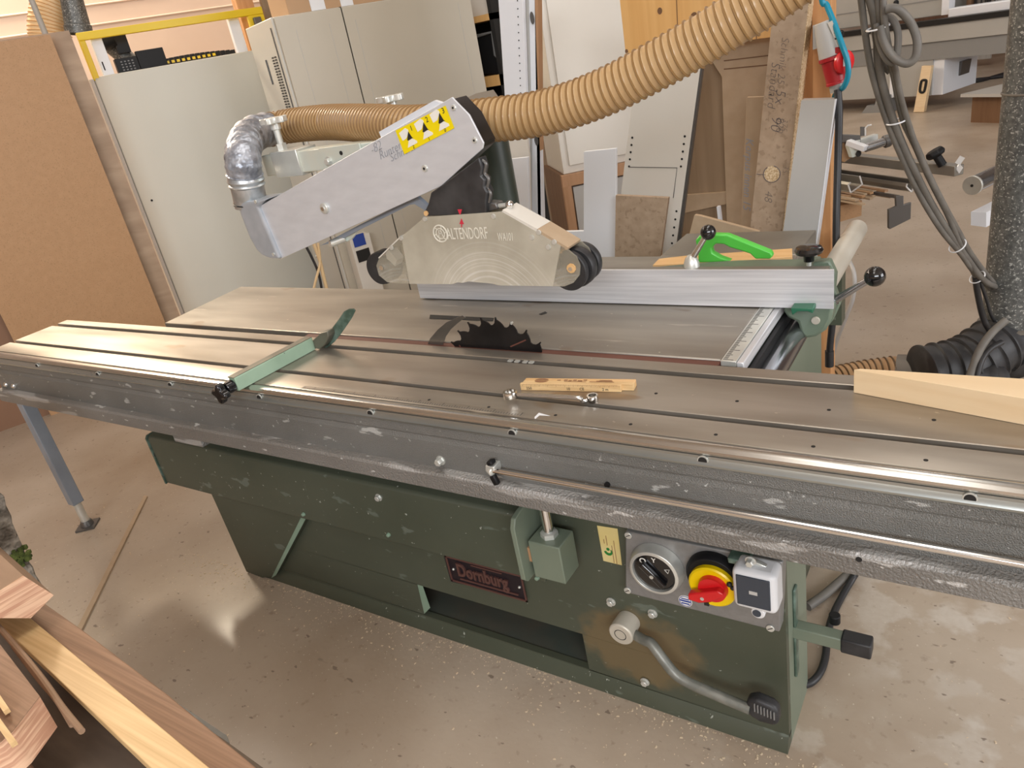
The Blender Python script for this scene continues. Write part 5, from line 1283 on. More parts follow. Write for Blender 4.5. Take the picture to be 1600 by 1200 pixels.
# socket
sk = thing('power_socket', 'red and grey industrial power plug hanging on the orange timber post', 'socket', (-0.4853, 2.62, 1.3583))
a0 = V((-0.5072, 2.62, 1.4626)); a1 = V((-0.4834, 2.62, 1.3617)); a2 = V((-0.4684, 2.62, 1.28)); a3 = V((-0.4646, 2.62, 1.2569))
M().lathe([(0, 0), (.025, 0), (.030, .3), (.036, 1), (0, 1)], a0, a1 - a0, 28, True).build('grey_housing', m_pale, sk, bevel=.002)
M().prism([(-0.5448, 2.66, 1.4549), (-0.5454, 2.66, 1.385), (-0.5245, 2.66, 1.3893), (-0.489, 2.66, 1.3914), (-0.4891, 2.66, 1.453)], (0, .055, 0)).build('mounting_plate', m_pale, sk)
pt_ = M().prism([(-0.4888, 2.59, 1.4583), (-0.4763, 2.59, 1.4632), (-0.4421, 2.59, 1.3875), (-0.4563, 2.59, 1.3825)], (0, .006, 0)).build('number_plate', m_whitewarm, sk)
text('plate_number', '39', (-0.4698, 2.5895, 1.4095), (1, 0, .12), (-.12, 0, 1), .030, m_print, pt_, bold=.0004)
M().lathe([(0, 0), (.038, 0), (.038, .12), (.032, .16), (.028, .9), (.030, .92), (.030, 1), (0, 1)], a1, a2 - a1, 30, True).build('red_plug', m_red, sk)
M().lathe([(0, 0), (.022, 0), (.022, 1), (0, 1)], a2, a3 - a2, 10, True).build('cable_gland', m_machine, sk)
fp = V((-0.447, 2.6, 1.3423))
M().lathe([(0, 0), (.034, 0), (.034, .010), (.028, .014), (0, .014)], fp, (.75, -.62, 0), 28).build('red_flap', m_redbright, sk, bevel=.001)
M().obox(fp + V((.75, -.62, 0)).normalized() * .0142, (.62, .75, 0), (0, 0, 1), .022, .022, .0006, (.75, -.62, 0)).build('white_label', m_lightplastic, sk)
M().bx(fp.x - .02, fp.x + .005, fp.y - .01, fp.y + .02, fp.z + .028, fp.z + .045).build('flap_hinge', m_red, sk)
tag(M().tube(smooth_path([(-0.4611, 2.6, 1.265), (-0.4544, 2.585, 1.1909), (-0.4529, 2.56, 1.0392), (-0.4489, 2.52, 0.8854), (-0.4465, 2.5, 0.7203), (-0.452, 2.5, 0.5852), (-0.4619, 2.5, 0.4673), V((-0.466, 2.5, 0.4113))], 6), .0115, 12).cyl((-0.466, 2.5, 0.4235), (-0.466, 2.5, 0.3646), .0145, n=14).build('power_cable', m_cableblack), 'black cable hanging straight down from the red plug', 'cable')
tag(M().tube(smooth_path([V((-0.5141, 2.62, 1.558)) + V((-.05, .02, 2.0)), V((-0.5141, 2.62, 1.558)) + V((-.02, .01, .4)), (-0.5141, 2.62, 1.558), (-0.4962, 2.62, 1.5064), (-0.4727, 2.6, 1.4566), (-0.4475, 2.58, 1.3964), (-0.4303, 2.575, 1.3464), (-0.4281, 2.575, 1.3046), (-0.4429, 2.59, 1.2715), (-0.4682, 2.64, 1.2564), (-0.482, 2.665, 1.2352), (-0.4838, 2.665, 1.1905)], 6), .0085, 12).build('air_hose', m_teal), 'bright blue air hose hanging beside the red plug', 'hose')
tag(M().tube(smooth_path([(-0.5334, 3.2684, 0.5), (-0.5007, 3.2085, 0.45), (-0.5045, 3.2095, 0.35), (-0.536, 3.2376, 0.25), (-0.5805, 3.2871, 0.12), (-0.5992, 3.2727, 0.03), (-0.5924, 3.0938, 0.02)], 6), .009, 10).build('pale_cable', m_pale), 'pale looped cable behind the eccentric lever of the fence', 'cable')
# ================================================================== storage rack arms with offcuts, right of the post
E_ = V((-.76, .65, 0)).normalized()
S_ = V((.65, .76, 0)).normalized()
def bar_at(near, length, w, h, m=None):
    m = m or M()
    n = V(near)
    return m.beam(n, n + E_ * length, w, h)
rk = thing('cantilever_rack', 'wooden rack arms carrying metal profiles and thin strips behind the hanging black cable', 'rack', (-1.05, 4.3, 0))
zr = V((-0.3767, 3.3992, 0.7112)).z
ra_ = V((-0.5086, 3.4628, 0.6514))
M().prism([p + E_ * 0 for p in [V(q) for q in [(-0.6014, 3.448, 0.682), (-0.5144, 3.462, 0.6992), (-0.5158, 3.4618, 0.6323), (-0.6035, 3.4476, 0.6112)]]], E_ * .85).build('rack_beam', m_mdf, rk)
M().beam(V((ra_.x, ra_.y, zr - .034)) + E_ * .12 - S_ * .02, V((ra_.x, ra_.y, zr - .030)) + E_ * .85 - S_ * .02, .30, .02).build('rack_shelf', m_brownshade, rk)
M().beam(V((ra_.x, ra_.y, 0)) + E_ * .80 - S_ * .05, V((ra_.x, ra_.y, 2.2)) + E_ * .80 - S_ * .05, .10, .08, (1, 0, 0)).build('rack_upright', m_post, rk)
def cprof(nm, label, pts, d, length):
    P_ = [V(p) for p in pts]
    t = thing(nm, label, 'metal profile', (P_[0].x, P_[0].y, min(p.z for p in P_)))
    th = .0035
    m = M(); mc = M()
    for a, b in zip(P_, P_[1:]):
        m.prism([a, b, b + E_ * length, a + E_ * length], S_ * .0 + (b - a).normalized().cross(E_).normalized() * th)
        mc.tube([a - E_ * .001, b - E_ * .001], .0035, 6)
    m.build('profile_wall', m_profile, t)
    mc.build('cut_end', m_cut, t)
    return t
cprof('c_profile', 'grey C-shaped metal profile, right one of the pair on the rack arm', [(-0.3377, 3.3832, 0.7784), (-0.3394, 3.383, 0.7656), (-0.3203, 3.3849, 0.7433), (-0.3058, 3.3862, 0.7757), (-0.3225, 3.3847, 0.7976)], 3.4, .8)
cprof('c_profile', 'grey C-shaped metal profile, left one of the pair on the rack arm', [(-0.5519, 3.4056, 0.7918), (-0.5615, 3.404, 0.782), (-0.5514, 3.4057, 0.7485), (-0.5082, 3.4124, 0.7794), (-0.5184, 3.4108, 0.8151)], 3.45, .75)
q = V((-0.1414, 3.357, 0.824))
sb = thing('clamping_bar', 'long square metal bar with black star knob at its right end, lying on the rack', 'bar', q)
M().prism([(-0.1695, 3.3557, 0.8337), (-0.1557, 3.3564, 0.8496), (-0.1441, 3.3569, 0.834), (-0.1555, 3.3564, 0.813)], E_ * .004).build('end_bracket', m_cut, sb)
bar_at((-0.1567, 3.3664, 0.823), 1.0, .045, .040).build('bar_body', m_profile, sb, bevel=.003)
M().beam((-0.1642, 3.356, 0.8503), (-0.1489, 3.3567, 0.8756), .006, .02).build('end_tab', m_cut, sb)
M().cyl((-0.2158, 3.3931, 0.8411), (-0.2374, 3.3917, 0.8778), .016, .016, 18).build('knob_neck', m_black, sb)
kc_ = V((-0.2423, 3.3914, 0.8881)); kd = (kc_ - V((-0.2158, 3.3931, 0.8411))).normalized()
M().lathe([(0, -.012), (.030, -.012), (.038, 0), (.032, .016), (0, .018)], kc_, kd, 7).build('star_knob', m_black, sb, bevel=.004)
# thin strips
for k in range(14):
    px_ = 0
    n_ = V((-0.4456, 3.411, 0.7197)) + S_ * (-.085 + (k % 7) * .027 + random.uniform(-.003, .003)) + V((0, 0, -.006 + (k // 7) * .012)) + E_ * random.uniform(-.04, .12)
    o = M().beam(n_, n_ + E_ * .72, .018, .008).build('wooden_strip', random.choice([m_mdfpale, m_mdfpale, m_mdf, m_brownedge]))
    tag(o, 'thin wooden strip in the loose bundle under the metal profiles', 'strip', 'wooden strips on the rack arm')
b1_ = [V(p) for p in [(-0.5891, 3.3689, 0.9603), (-0.5609, 3.3737, 0.9823), (-0.5411, 3.3769, 0.903), (-0.5695, 3.3723, 0.8855)]]
tag(M().prism(b1_, E_ * .35).build('wooden_block', m_cardboard), 'pale wooden block standing upright on the rack left of the metal profiles', 'block')
tag(M().prism([V(p) for p in [(-0.6297, 3.4022, 0.9285), (-0.5983, 3.4079, 0.9352), (-0.598, 3.4079, 0.8773), (-0.6296, 3.4022, 0.8756)]], E_ * .12 + S_ * -.0).build('wooden_block', m_brownedge), 'smaller wooden block beside the upright block on the rack', 'block')
fx = thing('metal_fixture', 'metal fixture with white profile, round tube and bent bracket on top of the rack', 'fixture', (-0.5119, 3.3107, 0.9399))
M().prism([V(p) for p in [(-0.6141, 3.3441, 1.0082), (-0.5088, 3.3617, 0.9898), (-0.5059, 3.3622, 0.9517), (-0.5238, 3.3594, 0.9028), (-0.5356, 3.3575, 0.9067), (-0.5527, 3.3548, 0.9675), (-0.6141, 3.3441, 0.9649)]], E_ * .05 ).build('fixture_plate', m_slot, fx, bevel=.003)
M().beam((-0.5518, 3.3347, 0.9713), (-0.4807, 3.3052, 0.9458), .030, .022).build('white_profile', m_lightplastic, fx, bevel=.002)
M().beam((-0.5316, 3.3582, 0.9598), (-0.4614, 3.4291, 0.9675), .026, .022).build('light_profile', m_zinc, fx, bevel=.002)
M().cyl((-0.4859, 3.3247, 0.9448), (-0.4186, 3.3741, 0.954), .017, n=20).build('round_tube', m_barsteel, fx)
M().cyl((-0.4254, 3.3733, 0.9523), (-0.4063, 3.3857, 0.9556), .025, n=20).build('tube_collar', m_slot, fx, bevel=.003)
M().prism([V(p) for p in [(-0.5123, 3.3814, 1.019), (-0.4961, 3.3838, 1.0169), (-0.4978, 3.3836, 0.9821), (-0.5117, 3.3815, 0.9813)]], E_ * .004).build('bracket_leg', m_slot, fx)
M().tube([(-0.4955, 3.3839, 0.9818), (-0.496, 3.3838, 1.0119), (-0.487, 3.3852, 1.0207), (-0.4732, 3.3871, 1.0215)], .0035, 8).build('bent_bracket', m_cut, fx)
M().prism([V(p) for p in [(-0.5461, 3.3153, 0.9595), (-0.5298, 3.318, 0.9576), (-0.5018, 3.3223, 0.9341), (-0.5016, 3.3224, 0.919), (-0.5316, 3.3177, 0.9123)]], E_ * .02).build('lower_lug', m_zincy, fx)
M().cyl((-0.5101, 3.316, 0.9261), V((-0.5101, 3.316, 0.9261)) + S_ * .0 - E_ * .004, .012, n=16).build('lug_hole', m_dark, fx)
M().tube([(-0.6023, 3.397, 1.1454), (-0.6016, 3.3971, 0.9971)], .010, 10).build('upright_rod', m_zinc, fx)
hp = thing('hanging_plate', 'dark square steel plate with a narrow neck hanging from the rack arm', 'plate', (-0.3619, 3.4008, 0.6214))
M().beam(V((-0.3631, 3.4007, 0.7207)) + E_ * .005, V((-0.3631, 3.4007, 0.7207)) + E_ * .25, .012, .012).build('plate_hook', m_slot, hp)
M().prism([V(p) for p in [(-0.3773, 3.3991, 0.7271), (-0.3493, 3.4021, 0.7248), (-0.3479, 3.4023, 0.6876), (-0.3205, 3.405, 0.6962), (-0.32, 3.405, 0.6268), (-0.394, 3.3972, 0.588), (-0.399, 3.3966, 0.5938), (-0.4014, 3.3964, 0.6729), (-0.3735, 3.3995, 0.6842)]], E_ * .010).build('plate_body', m_slot, hp, bevel=.001)

# round bar and white block end reaching in from the right
rb_ = M().lathe([(0, 0), (.036, 0), (.040, .004), (.040, .014), (.037, .015), (.037, .9), (0, .9)], (-0.1227, 3.748, 0.6685), UX, 32)
rbt = tag(rb_.build('round_bar', m_barsteel), 'round steel bar with a bright capped end pointing left beside the vertical duct', 'bar')
M().cyl(V((-0.1227, 3.748, 0.6685)) + UX * .012, V((-0.1227, 3.748, 0.6685)) - UX * .001, .041, n=36).build('end_cap', m_zinc, rbt, bevel=.002)
M().cyl(V((-0.1227, 3.748, 0.6685)), V((-0.1227, 3.748, 0.6685)) - UX * .003, .006, n=14).build('centre_screw', m_dark, rbt)
tag(M().prism([V(p) for p in [(-0.1196, 3.7481, 0.5537), (-0.0623, 3.7495, 0.5481), (-0.0575, 3.7496, 0.4827), (-0.1155, 3.7482, 0.4936)]], UX * .6).build('white_beam', m_white), 'white rectangular beam end below the round bar beside the vertical duct', 'beam')
st2 = thing('stock_rack', 'steel rack carrying the round bar and the white beam behind the duct', 'rack', (.30, 4.2, 0))
M().bx(.30, .36, 4.10, 4.16, 0, 1.2).bx(.0, .30, 4.11, 4.15, V((-0.1227, 3.748, 0.6685)).z - .070, V((-0.1227, 3.748, 0.6685)).z - .040).build('upright', m_slot, st2)

# vertical dust duct with flexible elbow
dc = V((0.0589, 3.25, 0.9807)); 
du = thing('dust_duct', 'dark grey vertical dust duct at the right edge with a ribbed elbow at the floor', 'duct', (dc.x, 3.25, 0))
zj = V((0.0828, 3.25, 0.2407)).z
zr_ = V((0.0081, 3.15, 1.1043)).z
dm = M().cyl((dc.x, 3.25, zj), (dc.x, 3.25, 4.98), .098, n=48)
dm.build('duct_pipe', m_duct, du)
M().lathe([(.099, 0), (.102, .002), (.102, .006), (.099, .008)], (dc.x, 3.25, zr_), (0, 0, 1), 48).build('duct_ring', m_ductband, du)
M().lathe([(.100, -.075), (.114, -.070), (.114, -.060), (.104, -.055), (.104, -.010), (.112, -.006), (.112, .004), (.100, .008)], (dc.x, 3.25, zj), (0, 0, 1), 48).build('duct_collar', m_ductband, du)
ep = smooth_path([(dc.x, 3.25, zj - .03), (dc.x, 3.25, zj - .12), (dc.x - .03, 3.20, .17), (dc.x - .14, 3.08, .125), (dc.x - .28, 2.98, .12)], 8)
M().hose(ep, .108, .048, .010, n=40).build('flexible_elbow', m_rubber, du)
fh = thing('floor_hose', 'brown ribbed hose on the floor with a grey sleeve, joined to the duct elbow', 'hose', (-0.3305, 3.2138, 0))
f0 = V((0.0124, 3.0472, 0.09)); f1 = V((-0.0904, 3.0736, 0.085)); f2 = V((-0.1916, 3.096, 0.08)); f3 = V((-0.3144, 3.0976, 0.075)); f4 = V((-0.4543, 3.028, 0.07)); f5 = V((-0.6043, 2.8951, 0.068)); f6 = V((-0.7299, 2.6741, 0.068))
M().hose(smooth_path([V((dc.x - .26, 2.99, .12)), f0, f1, f2], 6), .066, .05, .008).build('rubber_joint', m_rubber, fh)
M().tube(smooth_path([f2, f3], 4), .068, 28).build('grey_sleeve', m_ductband, fh)
M().hose(smooth_path([f3, f4, f5, f6], 8), .060, .024, .005).build('ribbed_hose', m_hosefloor, fh, mat2=m_hosewiredark)
wt = M()
for k in range(3):
    a_ = f2.lerp(f1, k * .16)
    d_ = (f1 - f2).normalized(); u_, w_ = ortho(d_)
    wt.tube([a_ + (u_ * math.cos(t) + w_ * math.sin(t)) * .076 + d_ * .02 * math.sin(t + k) for t in [j * math.pi / 10 for j in range(20)]], .003, 6, closed=True)
wt.build('wire_twist', m_slot, fh)

# cables
cbm = thing('cable_bundle', 'bundle of grey cables tied together, hanging down to the dust duct', 'cable', (-0.1921, 2.4926, 0.96))
def cable(pts, r, mt=m_cable, nm='cable', up_=False):
    pts = [V(p) for p in pts]
    if up_:
        d0 = (pts[0] - pts[1]).normalized()
        pts = [V((pts[0].x + d0.x * .35, pts[0].y + d0.y * .35, 4.98)), pts[0] + d0 * .35 + V((0, 0, .3)), pts[0] + d0 * .2] + pts
    return M().tube(smooth_path(pts, 6), r, 12).build(nm, mt, cbm)
cable([(-0.3378, 2.1739, 1.5514), (-0.3289, 2.2258, 1.4242), (-0.3179, 2.2779, 1.3246), (-0.2914, 2.3621, 1.1936), (-0.2557, 2.4366, 1.0702), (-0.212, 2.5412, 0.9295), (-0.1604, 2.6451, 0.7979), (-0.1103, 2.7778, 0.6807), (-0.0611, 2.9494, 0.5424), (0.0111, 3.35, 0.3161), (0.0829, 3.499, 0.2104)], .0085, up_=True)
cable([(-0.3253, 2.1758, 1.549), (-0.3087, 2.1984, 1.4815), (-0.3029, 2.2295, 1.4198), (-0.3025, 2.2598, 1.356), (-0.2903, 2.3118, 1.2682), (-0.2676, 2.385, 1.1613), (-0.2325, 2.459, 1.0452), (-0.193, 2.5627, 0.919), (-0.1424, 2.6762, 0.784), (-0.0888, 2.8386, 0.6383), (-0.033, 2.9998, 0.5007), (0.0429, 3.4497, 0.2987)], .0105, up_=True)
cable([(-0.3005, 2.1794, 1.5442), (-0.2929, 2.2006, 1.4644), (-0.2838, 2.232, 1.4017), (-0.2682, 2.2642, 1.3353), (-0.2599, 2.3155, 1.264), (-0.2512, 2.3868, 1.1851), (-0.2232, 2.4398, 1.1027), (-0.1963, 2.5123, 1.0083), (-0.1566, 2.5953, 0.8929), (-0.1177, 2.7175, 0.771), (-0.0754, 2.879, 0.6317), (-0.0009, 3.2, 0.4138), (0.0555, 3.4496, 0.2795)], .0100, up_=True)
cable([(-0.2895, 2.1809, 1.5421), (-0.2819, 2.1819, 1.4639), (-0.2756, 2.2129, 1.4023), (-0.2649, 2.2444, 1.3525), (-0.2543, 2.306, 1.2648), (-0.2389, 2.378, 1.1769), (-0.216, 2.4405, 1.0842), (-0.1859, 2.5232, 0.9806), (-0.1498, 2.6157, 0.8671), (-0.1181, 2.7174, 0.7498), (-0.0963, 2.8184, 0.6563), (-0.0646, 2.9493, 0.5377)], .0080, up_=True)
cable([(-0.3143, 2.1976, 1.5461), (-0.3093, 2.2286, 1.4504), (-0.3018, 2.2599, 1.3865), (-0.2856, 2.2822, 1.3432), (-0.2764, 2.2833, 1.3309)], .0100, up_=True)
cable([(-0.2772, 2.1623, 1.4869), (-0.2527, 2.1653, 1.4825), (-0.2267, 2.1883, 1.4486), (-0.2101, 2.1899, 1.4061), (-0.2112, 2.1898, 1.3688), (-0.2271, 2.1882, 1.3552), (-0.2483, 2.1859, 1.3643), (-0.2685, 2.1835, 1.3866), (-0.2834, 2.1817, 1.4182), (-0.2913, 2.1806, 1.4512)], .0100)
cable([(-0.2819, 2.202, 1.471), (-0.2648, 2.2041, 1.4566), (-0.2541, 2.2054, 1.426), (-0.254, 2.2054, 1.3822), (-0.2617, 2.2045, 1.3596), (-0.2792, 2.2024, 1.3743), (-0.2944, 2.2004, 1.4123), (-0.3011, 2.1995, 1.4572)], .0085)
cable([(-0.0646, 2.9493, 0.5377), (-0.053, 2.9995, 0.4515), (-0.0313, 3.0498, 0.3442), (-0.0074, 3.1, 0.2723), (0.039, 3.3998, 0.0906)], .0110, m_cableblack)
cable([(-0.0483, 2.9796, 0.5078), (-0.0239, 3.0399, 0.4119), (-0.0032, 3.1, 0.325), (0.0343, 3.3998, 0.1483)], .0060, m_cableblack)
cable([(0.0411, 3.0197, 0.3464), (0.0017, 2.98, 0.3105), (-0.0287, 2.9199, 0.2711), (-0.0465, 2.8796, 0.211), (-0.0572, 2.8394, 0.1643)], .0140, m_cable)
cable([(0.0344, 2.9998, 0.2653), (0.0007, 2.95, 0.2595), (-0.0214, 2.8999, 0.237), (-0.0317, 2.8598, 0.1827)], .0110, m_cableblack)
for c, d_, r_ in (((-0.298, 2.1999, 1.4465), 0, .026), ((-0.2694, 2.3647, 1.1908), 0, .024), ((-0.1174, 2.7375, 0.7178), 0, .027), ((-0.059, 2.9694, 0.5282), 0, .026)):
    c = V(c)
    ax_ = V((.12, .12, -1)) if c.z > 1.1 else V((.5, .45, -.8))
    u_, w_ = ortho(ax_)
    M().tube([c + (u_ * math.cos(t) + w_ * math.sin(t)) * r_ for t in [j * math.pi / 12 for j in range(24)]], .0022, 6, closed=True).build('cable_tie', m_lightplastic, cbm)

# cables behind the right side of the saw
tag(M().tube(smooth_path([(-0.2454, 1.8245, 0.1), (-0.2715, 1.8282, 0.03), (-0.29, 1.758, 0.012), (-0.3005, 1.6676, 0.012), (-0.3, 1.5863, 0.012), (-0.2905, 1.5109, 0.012), (-0.2917, 1.4536, 0.012), (-0.3048, 1.4131, 0.012), (-0.3274, 1.3909, 0.012)], 6), .0095, 12).build('black_cable', m_cableblack), 'black cable lying on the floor behind the right side of the saw body', 'cable')
tag(M().tube(smooth_path([(-0.2552, 1.8729, 0.06), (-0.2852, 1.8506, 0.02), (-0.316, 1.7805, 0.016), (-0.3396, 1.7241, 0.016), (-0.3678, 1.6699, 0.016)], 6), .013, 12).build('grey_cable', m_cable), 'thick grey cable lying on the floor behind the right side of the saw body', 'cable')

# ================================================================== far end of the hall
fm = thing('edge_banding_machine', 'long light grey machine at the far right end of the hall', 'machine', UX * 9.3 + WX * 6)
def fbox(nm, w0, w1, z0, z1, mt, d0=9.0, d1=9.8, **k):
    return ubox(d0, d1, w0, w1, z0, z1).build(nm, mt, fm, **k)
def Wc(p):
    return V(p).dot(WX)
wl_ = Wc((-2.3937, 10.9175, 0.9563)); wr_ = Wc((-0.0335, 9.8667, 0.8955))
zt_ = V((-0.8491, 10.2298, 0.9297)).z
fbox('fascia', wr_, wl_ + .6, V((-0.839, 10.2253, 0.7378)).z, zt_ - .02, m_machine, bevel=.004)
fbox('fascia_lower', wr_ + .02, wl_ + .6, V((-0.8292, 10.2209, 0.5494)).z, V((-0.839, 10.2253, 0.7378)).z, m_machinedark, 9.04)
fbox('track', wr_ - .02, wl_ + .6, zt_ - .02, zt_ + .035, m_black, 8.97, 9.1)
tt = M()
ubox(9.12, 9.3, wr_, Wc((-0.7046, 10.2749, 1.0443)), zt_ + .03, zt_ + .12, tt).build('roller_bar', m_white, fm, bevel=.01)
wu = Wc((-0.7594, 10.4088, 1.0777))
fbox('upper_housing', wu, wl_ + .6, zt_ + .06, zt_ + 1.3, m_machine, 9.2, 9.9, bevel=.01)
for dz in (.22, .58):
    fbox('housing_seam', wu + .02, wl_ + .6, zt_ + dz, zt_ + dz + .014, m_machinedark, 9.195, 9.2)
fbox('housing_post', wu - .08, wu, zt_ + .06, zt_ + 1.3, m_white, 9.18, 9.3)
M().sphere(UX * 9.19 + WX * (Wc((-1.2495, 10.627, 1.1904))) + V((0, 0, V((-1.2495, 10.627, 1.1904)).z)), .03, 12).build('black_knob', m_black, fm)
wb0 = Wc((-0.7104, 10.2227, 0.2189)); 
fbox('base_cabinet', wb0 + .12, wl_ + .6, .16, V((-0.8292, 10.2209, 0.5494)).z, m_machine, 9.06, 9.8)
fbox('base_corner', wb0, wb0 + .12, .16, V((-0.8292, 10.2209, 0.5494)).z, m_white, 9.08, 9.8)
fbox('base_divider', Wc((-1.2313, 10.4547, 0.2509)), Wc((-1.2753, 10.4743, 0.2536)) , .16, V((-0.8292, 10.2209, 0.5494)).z, m_white, 9.05, 9.07)
for px_ in (0, 1):
    wf = Wc((-1.3648, 10.4594, 0.0146)) if px_ == 0 else Wc((-1.3648, 10.4594, 0.0146)) + 1.2
    M().prism([UX * 9.0 + WX * (wf - .12), UX * 9.0 + WX * (wf + .25), UX * 9.0 + WX * (wf + .18) + V((0, 0, .09)), UX * 9.0 + WX * (wf + .08) + V((0, 0, .09)), UX * 9.0 + WX * (wf + .05) + V((0, 0, .2)), UX * 9.0 + WX * (wf - .10) + V((0, 0, .2))], UX * .2).build('machine_foot', m_machinedark, fm)
# tool head on the machine
th_ = thing('tool_unit', 'cluttered dark tool unit standing on the far grey machine', 'machine part', UX * 9.4 + WX * (wu - .5) + V((0, 0, zt_)))
random.seed(5)
for k in range(22):
    ww = wu - .12 - random.random() * .85
    hh = random.uniform(.08, .42)
    s_ = random.uniform(.03, .09)
    d_ = random.uniform(9.35, 9.6)
    ubox(d_, d_ + s_, ww - s_, ww, zt_ + .0, zt_ + hh).build('tool_block', random.choice([m_black, m_slot, m_zinc, m_brownshade]), th_)
ubox(9.7, 9.75, wu - 1.4, wu - .1, zt_, zt_ + 1.2).build('back_cover', m_cabside, th_)
# curtain and floor things behind
tag(ubox(12.5, 12.55, Wc((-0.3584, 13.8425, 0)), Wc((-0.7835, 14.0318, 0)), .1, 3.2).build('curtain', m_curtain), 'off-white curtain hanging behind the far grey machine', 'curtain')
wbd = thing('handle_board', 'narrow pale wooden board with a black handle slot leaning on the far grey machine', 'board', (-0.9293, 10.1122, 0.0161))
M().prism([(-0.915, 10.1715, 0.5062), (-0.8147, 10.1269, 0.4975), (-0.8704, 10.1517, 0.0032), (-0.9806, 10.2008, 0.0072)], UX * .05).build('board', m_board, wbd)
M().tube(smooth_path([(-0.8971, 10.1581, 0.355), (-0.8634, 10.1431, 0.3492), (-0.8618, 10.1424, 0.3181), (-0.8775, 10.1494, 0.2292), (-0.9111, 10.1643, 0.2242), (-0.9226, 10.1694, 0.2528), (-0.913, 10.1652, 0.3354), (-0.8971, 10.1581, 0.355)], 3), .014, 6).build('handle_slot', m_dark, wbd)
pl2 = thing('sheet_pallet', 'pale sheet lying on a low brown pallet on the far floor beside the duct', 'pallet', (-0.1323, 9.6758, 0))
P0 = [V(p) for p in [(-0.4619, 9.1269, 0.3), (-0.0277, 9.6213, 0.3), (0.2723, 9.2848, 0.3), (0.1668, 8.6412, 0.3)]]
M().prism(P0, (0, 0, -.03)).build('top_sheet', m_greylam, pl2)
M().prism([V((p.x, p.y, 0)) for p in [V(q) for q in [(-0.3588, 9.2045, 0.27), (-0.0257, 9.6574, 0.27), (0.2262, 9.464, 0.27), (0.1213, 8.8466, 0.27)]]], (0, 0, .27)).build('pallet_body', m_brownshade, pl2)
M().prism([(-0.7076, 10.6046, 0.4613), (-0.5365, 10.5285, 0.4597), (-0.5527, 10.5356, 0.3092), (-0.6984, 10.6005, 0.3063)], UX * .2).build('junction_box', m_slot, fm, label='dark blue-grey junction box')
random.seed(11)
for k in range(3):
    pts_ = [V((-0.9143, 12.9179, 0.02)), V((-0.7177, 12.3386, 0.02)), V((-0.5348, 12.4071, 0.02)), V((-0.3113, 12.3065, 0.02)), V((0.0767, 12.1523, 0.02))]
    pts_ = [p + V((random.uniform(-.2, .2), random.uniform(-.3, .3), 0)) for p in pts_]
    tag(M().tube(smooth_path(pts_, 6), .02, 8).build('floor_cable', m_cableblack), 'dark cable lying on the floor under the far grey machine', 'cable', 'cables on the far floor')

# ================================================================== timber pile in the lower left corner
D_ = V((-math.cos(math.radians(8)), math.sin(math.radians(8)), 0))
gt = [V(p) for p in [(-2.0603, 0.5043, 0.4), (-1.6287, 0.5012, 0.4), (-1.2669, 0.4897, 0.4), (-1.0026, 0.4682, 0.4), (-0.99, 0.3938, 0.4), (-1.2221, 0.2479, 0.4), (-1.6046, 0.1242, 0.4), (-2.3015, 0.2553, 0.4), (-2.3025, 0.4117, 0.4)]]
tag(M().prism([V((p.x, p.y, 0)) for p in gt], (0, 0, .40)).build('grimy_timber', m_grimy, bevel=.006), 'thick dark grimy timber block at the bottom of the pile in the lower left corner', 'timber')
rt = [V(p) for p in [(-2.0239, 0.5344, 0.485), (-1.7864, 0.5155, 0.485), (-1.3804, 0.4761, 0.485), (-1.0301, 0.434, 0.485), (-1.0864, 0.3641, 0.485), (-1.6902, 0.4157, 0.485), (-2.0939, 0.4583, 0.485)]]
tag(M().prism(rt, (0, 0, -.070)).build('reddish_beam', m_reddish, bevel=.003), 'long reddish-brown sawn beam running to the lower edge beside the yellow plank', 'timber')
yp = [V(p) for p in [(-2.1774, 0.4127, 0.515), (-1.9928, 0.4572, 0.515), (-1.9299, 0.4714, 0.515), (-1.7035, 0.4483, 0.515), (-1.4158, 0.4188, 0.515), (-1.0986, 0.3861, 0.515), (-0.9208, 0.366, 0.515), (-0.9854, 0.3127, 0.515), (-1.2124, 0.3387, 0.515), (-1.4439, 0.3646, 0.515), (-1.6915, 0.3928, 0.515), (-1.9909, 0.425, 0.515), (-2.1523, 0.4023, 0.515)]]
tag(M().prism(yp, (0, 0, -.026)).build('yellow_plank', m_plank, bevel=.0015), 'fresh yellow plank lying on top of the timber pile', 'plank')
tag(M().prism([(-1.7214, 0.5323, 0.395), (-1.4811, 0.5113, 0.395), (-1.2614, 0.4981, 0.395), (-1.1991, 0.4698, 0.395), (-1.2411, 0.4594, 0.395), (-1.6102, 0.4874, 0.395)], (0, 0, -.006)).build('black_sheet', m_rubber), 'thin black sheet sticking out from under the reddish beam', 'sheet')
eb = thing('squared_beam', 'squared beam with fresh pinkish end grain on top of the pile at the left edge', 'timber', (-2.0267, 0.4436, 0.52))
endp = [V(p) for p in [(-1.8607, 0.4844, 0.6568), (-1.8561, 0.5172, 0.5724), (-1.8605, 0.486, 0.5615), (-1.8648, 0.4554, 0.5508), (-1.8734, 0.3939, 0.6024), (-1.8704, 0.4151, 0.652)]]
M().prism([p + D_ * .003 for p in endp], D_ * .9).build('beam_body', m_rough, eb)
M().prism(endp, D_ * .003).build('end_grain', m_endgrain, eb)
bk_ = thing('bark_slab', 'grey rough-barked log slab with moss at the left edge', 'log', (-3.1889, 0.8116, 0))
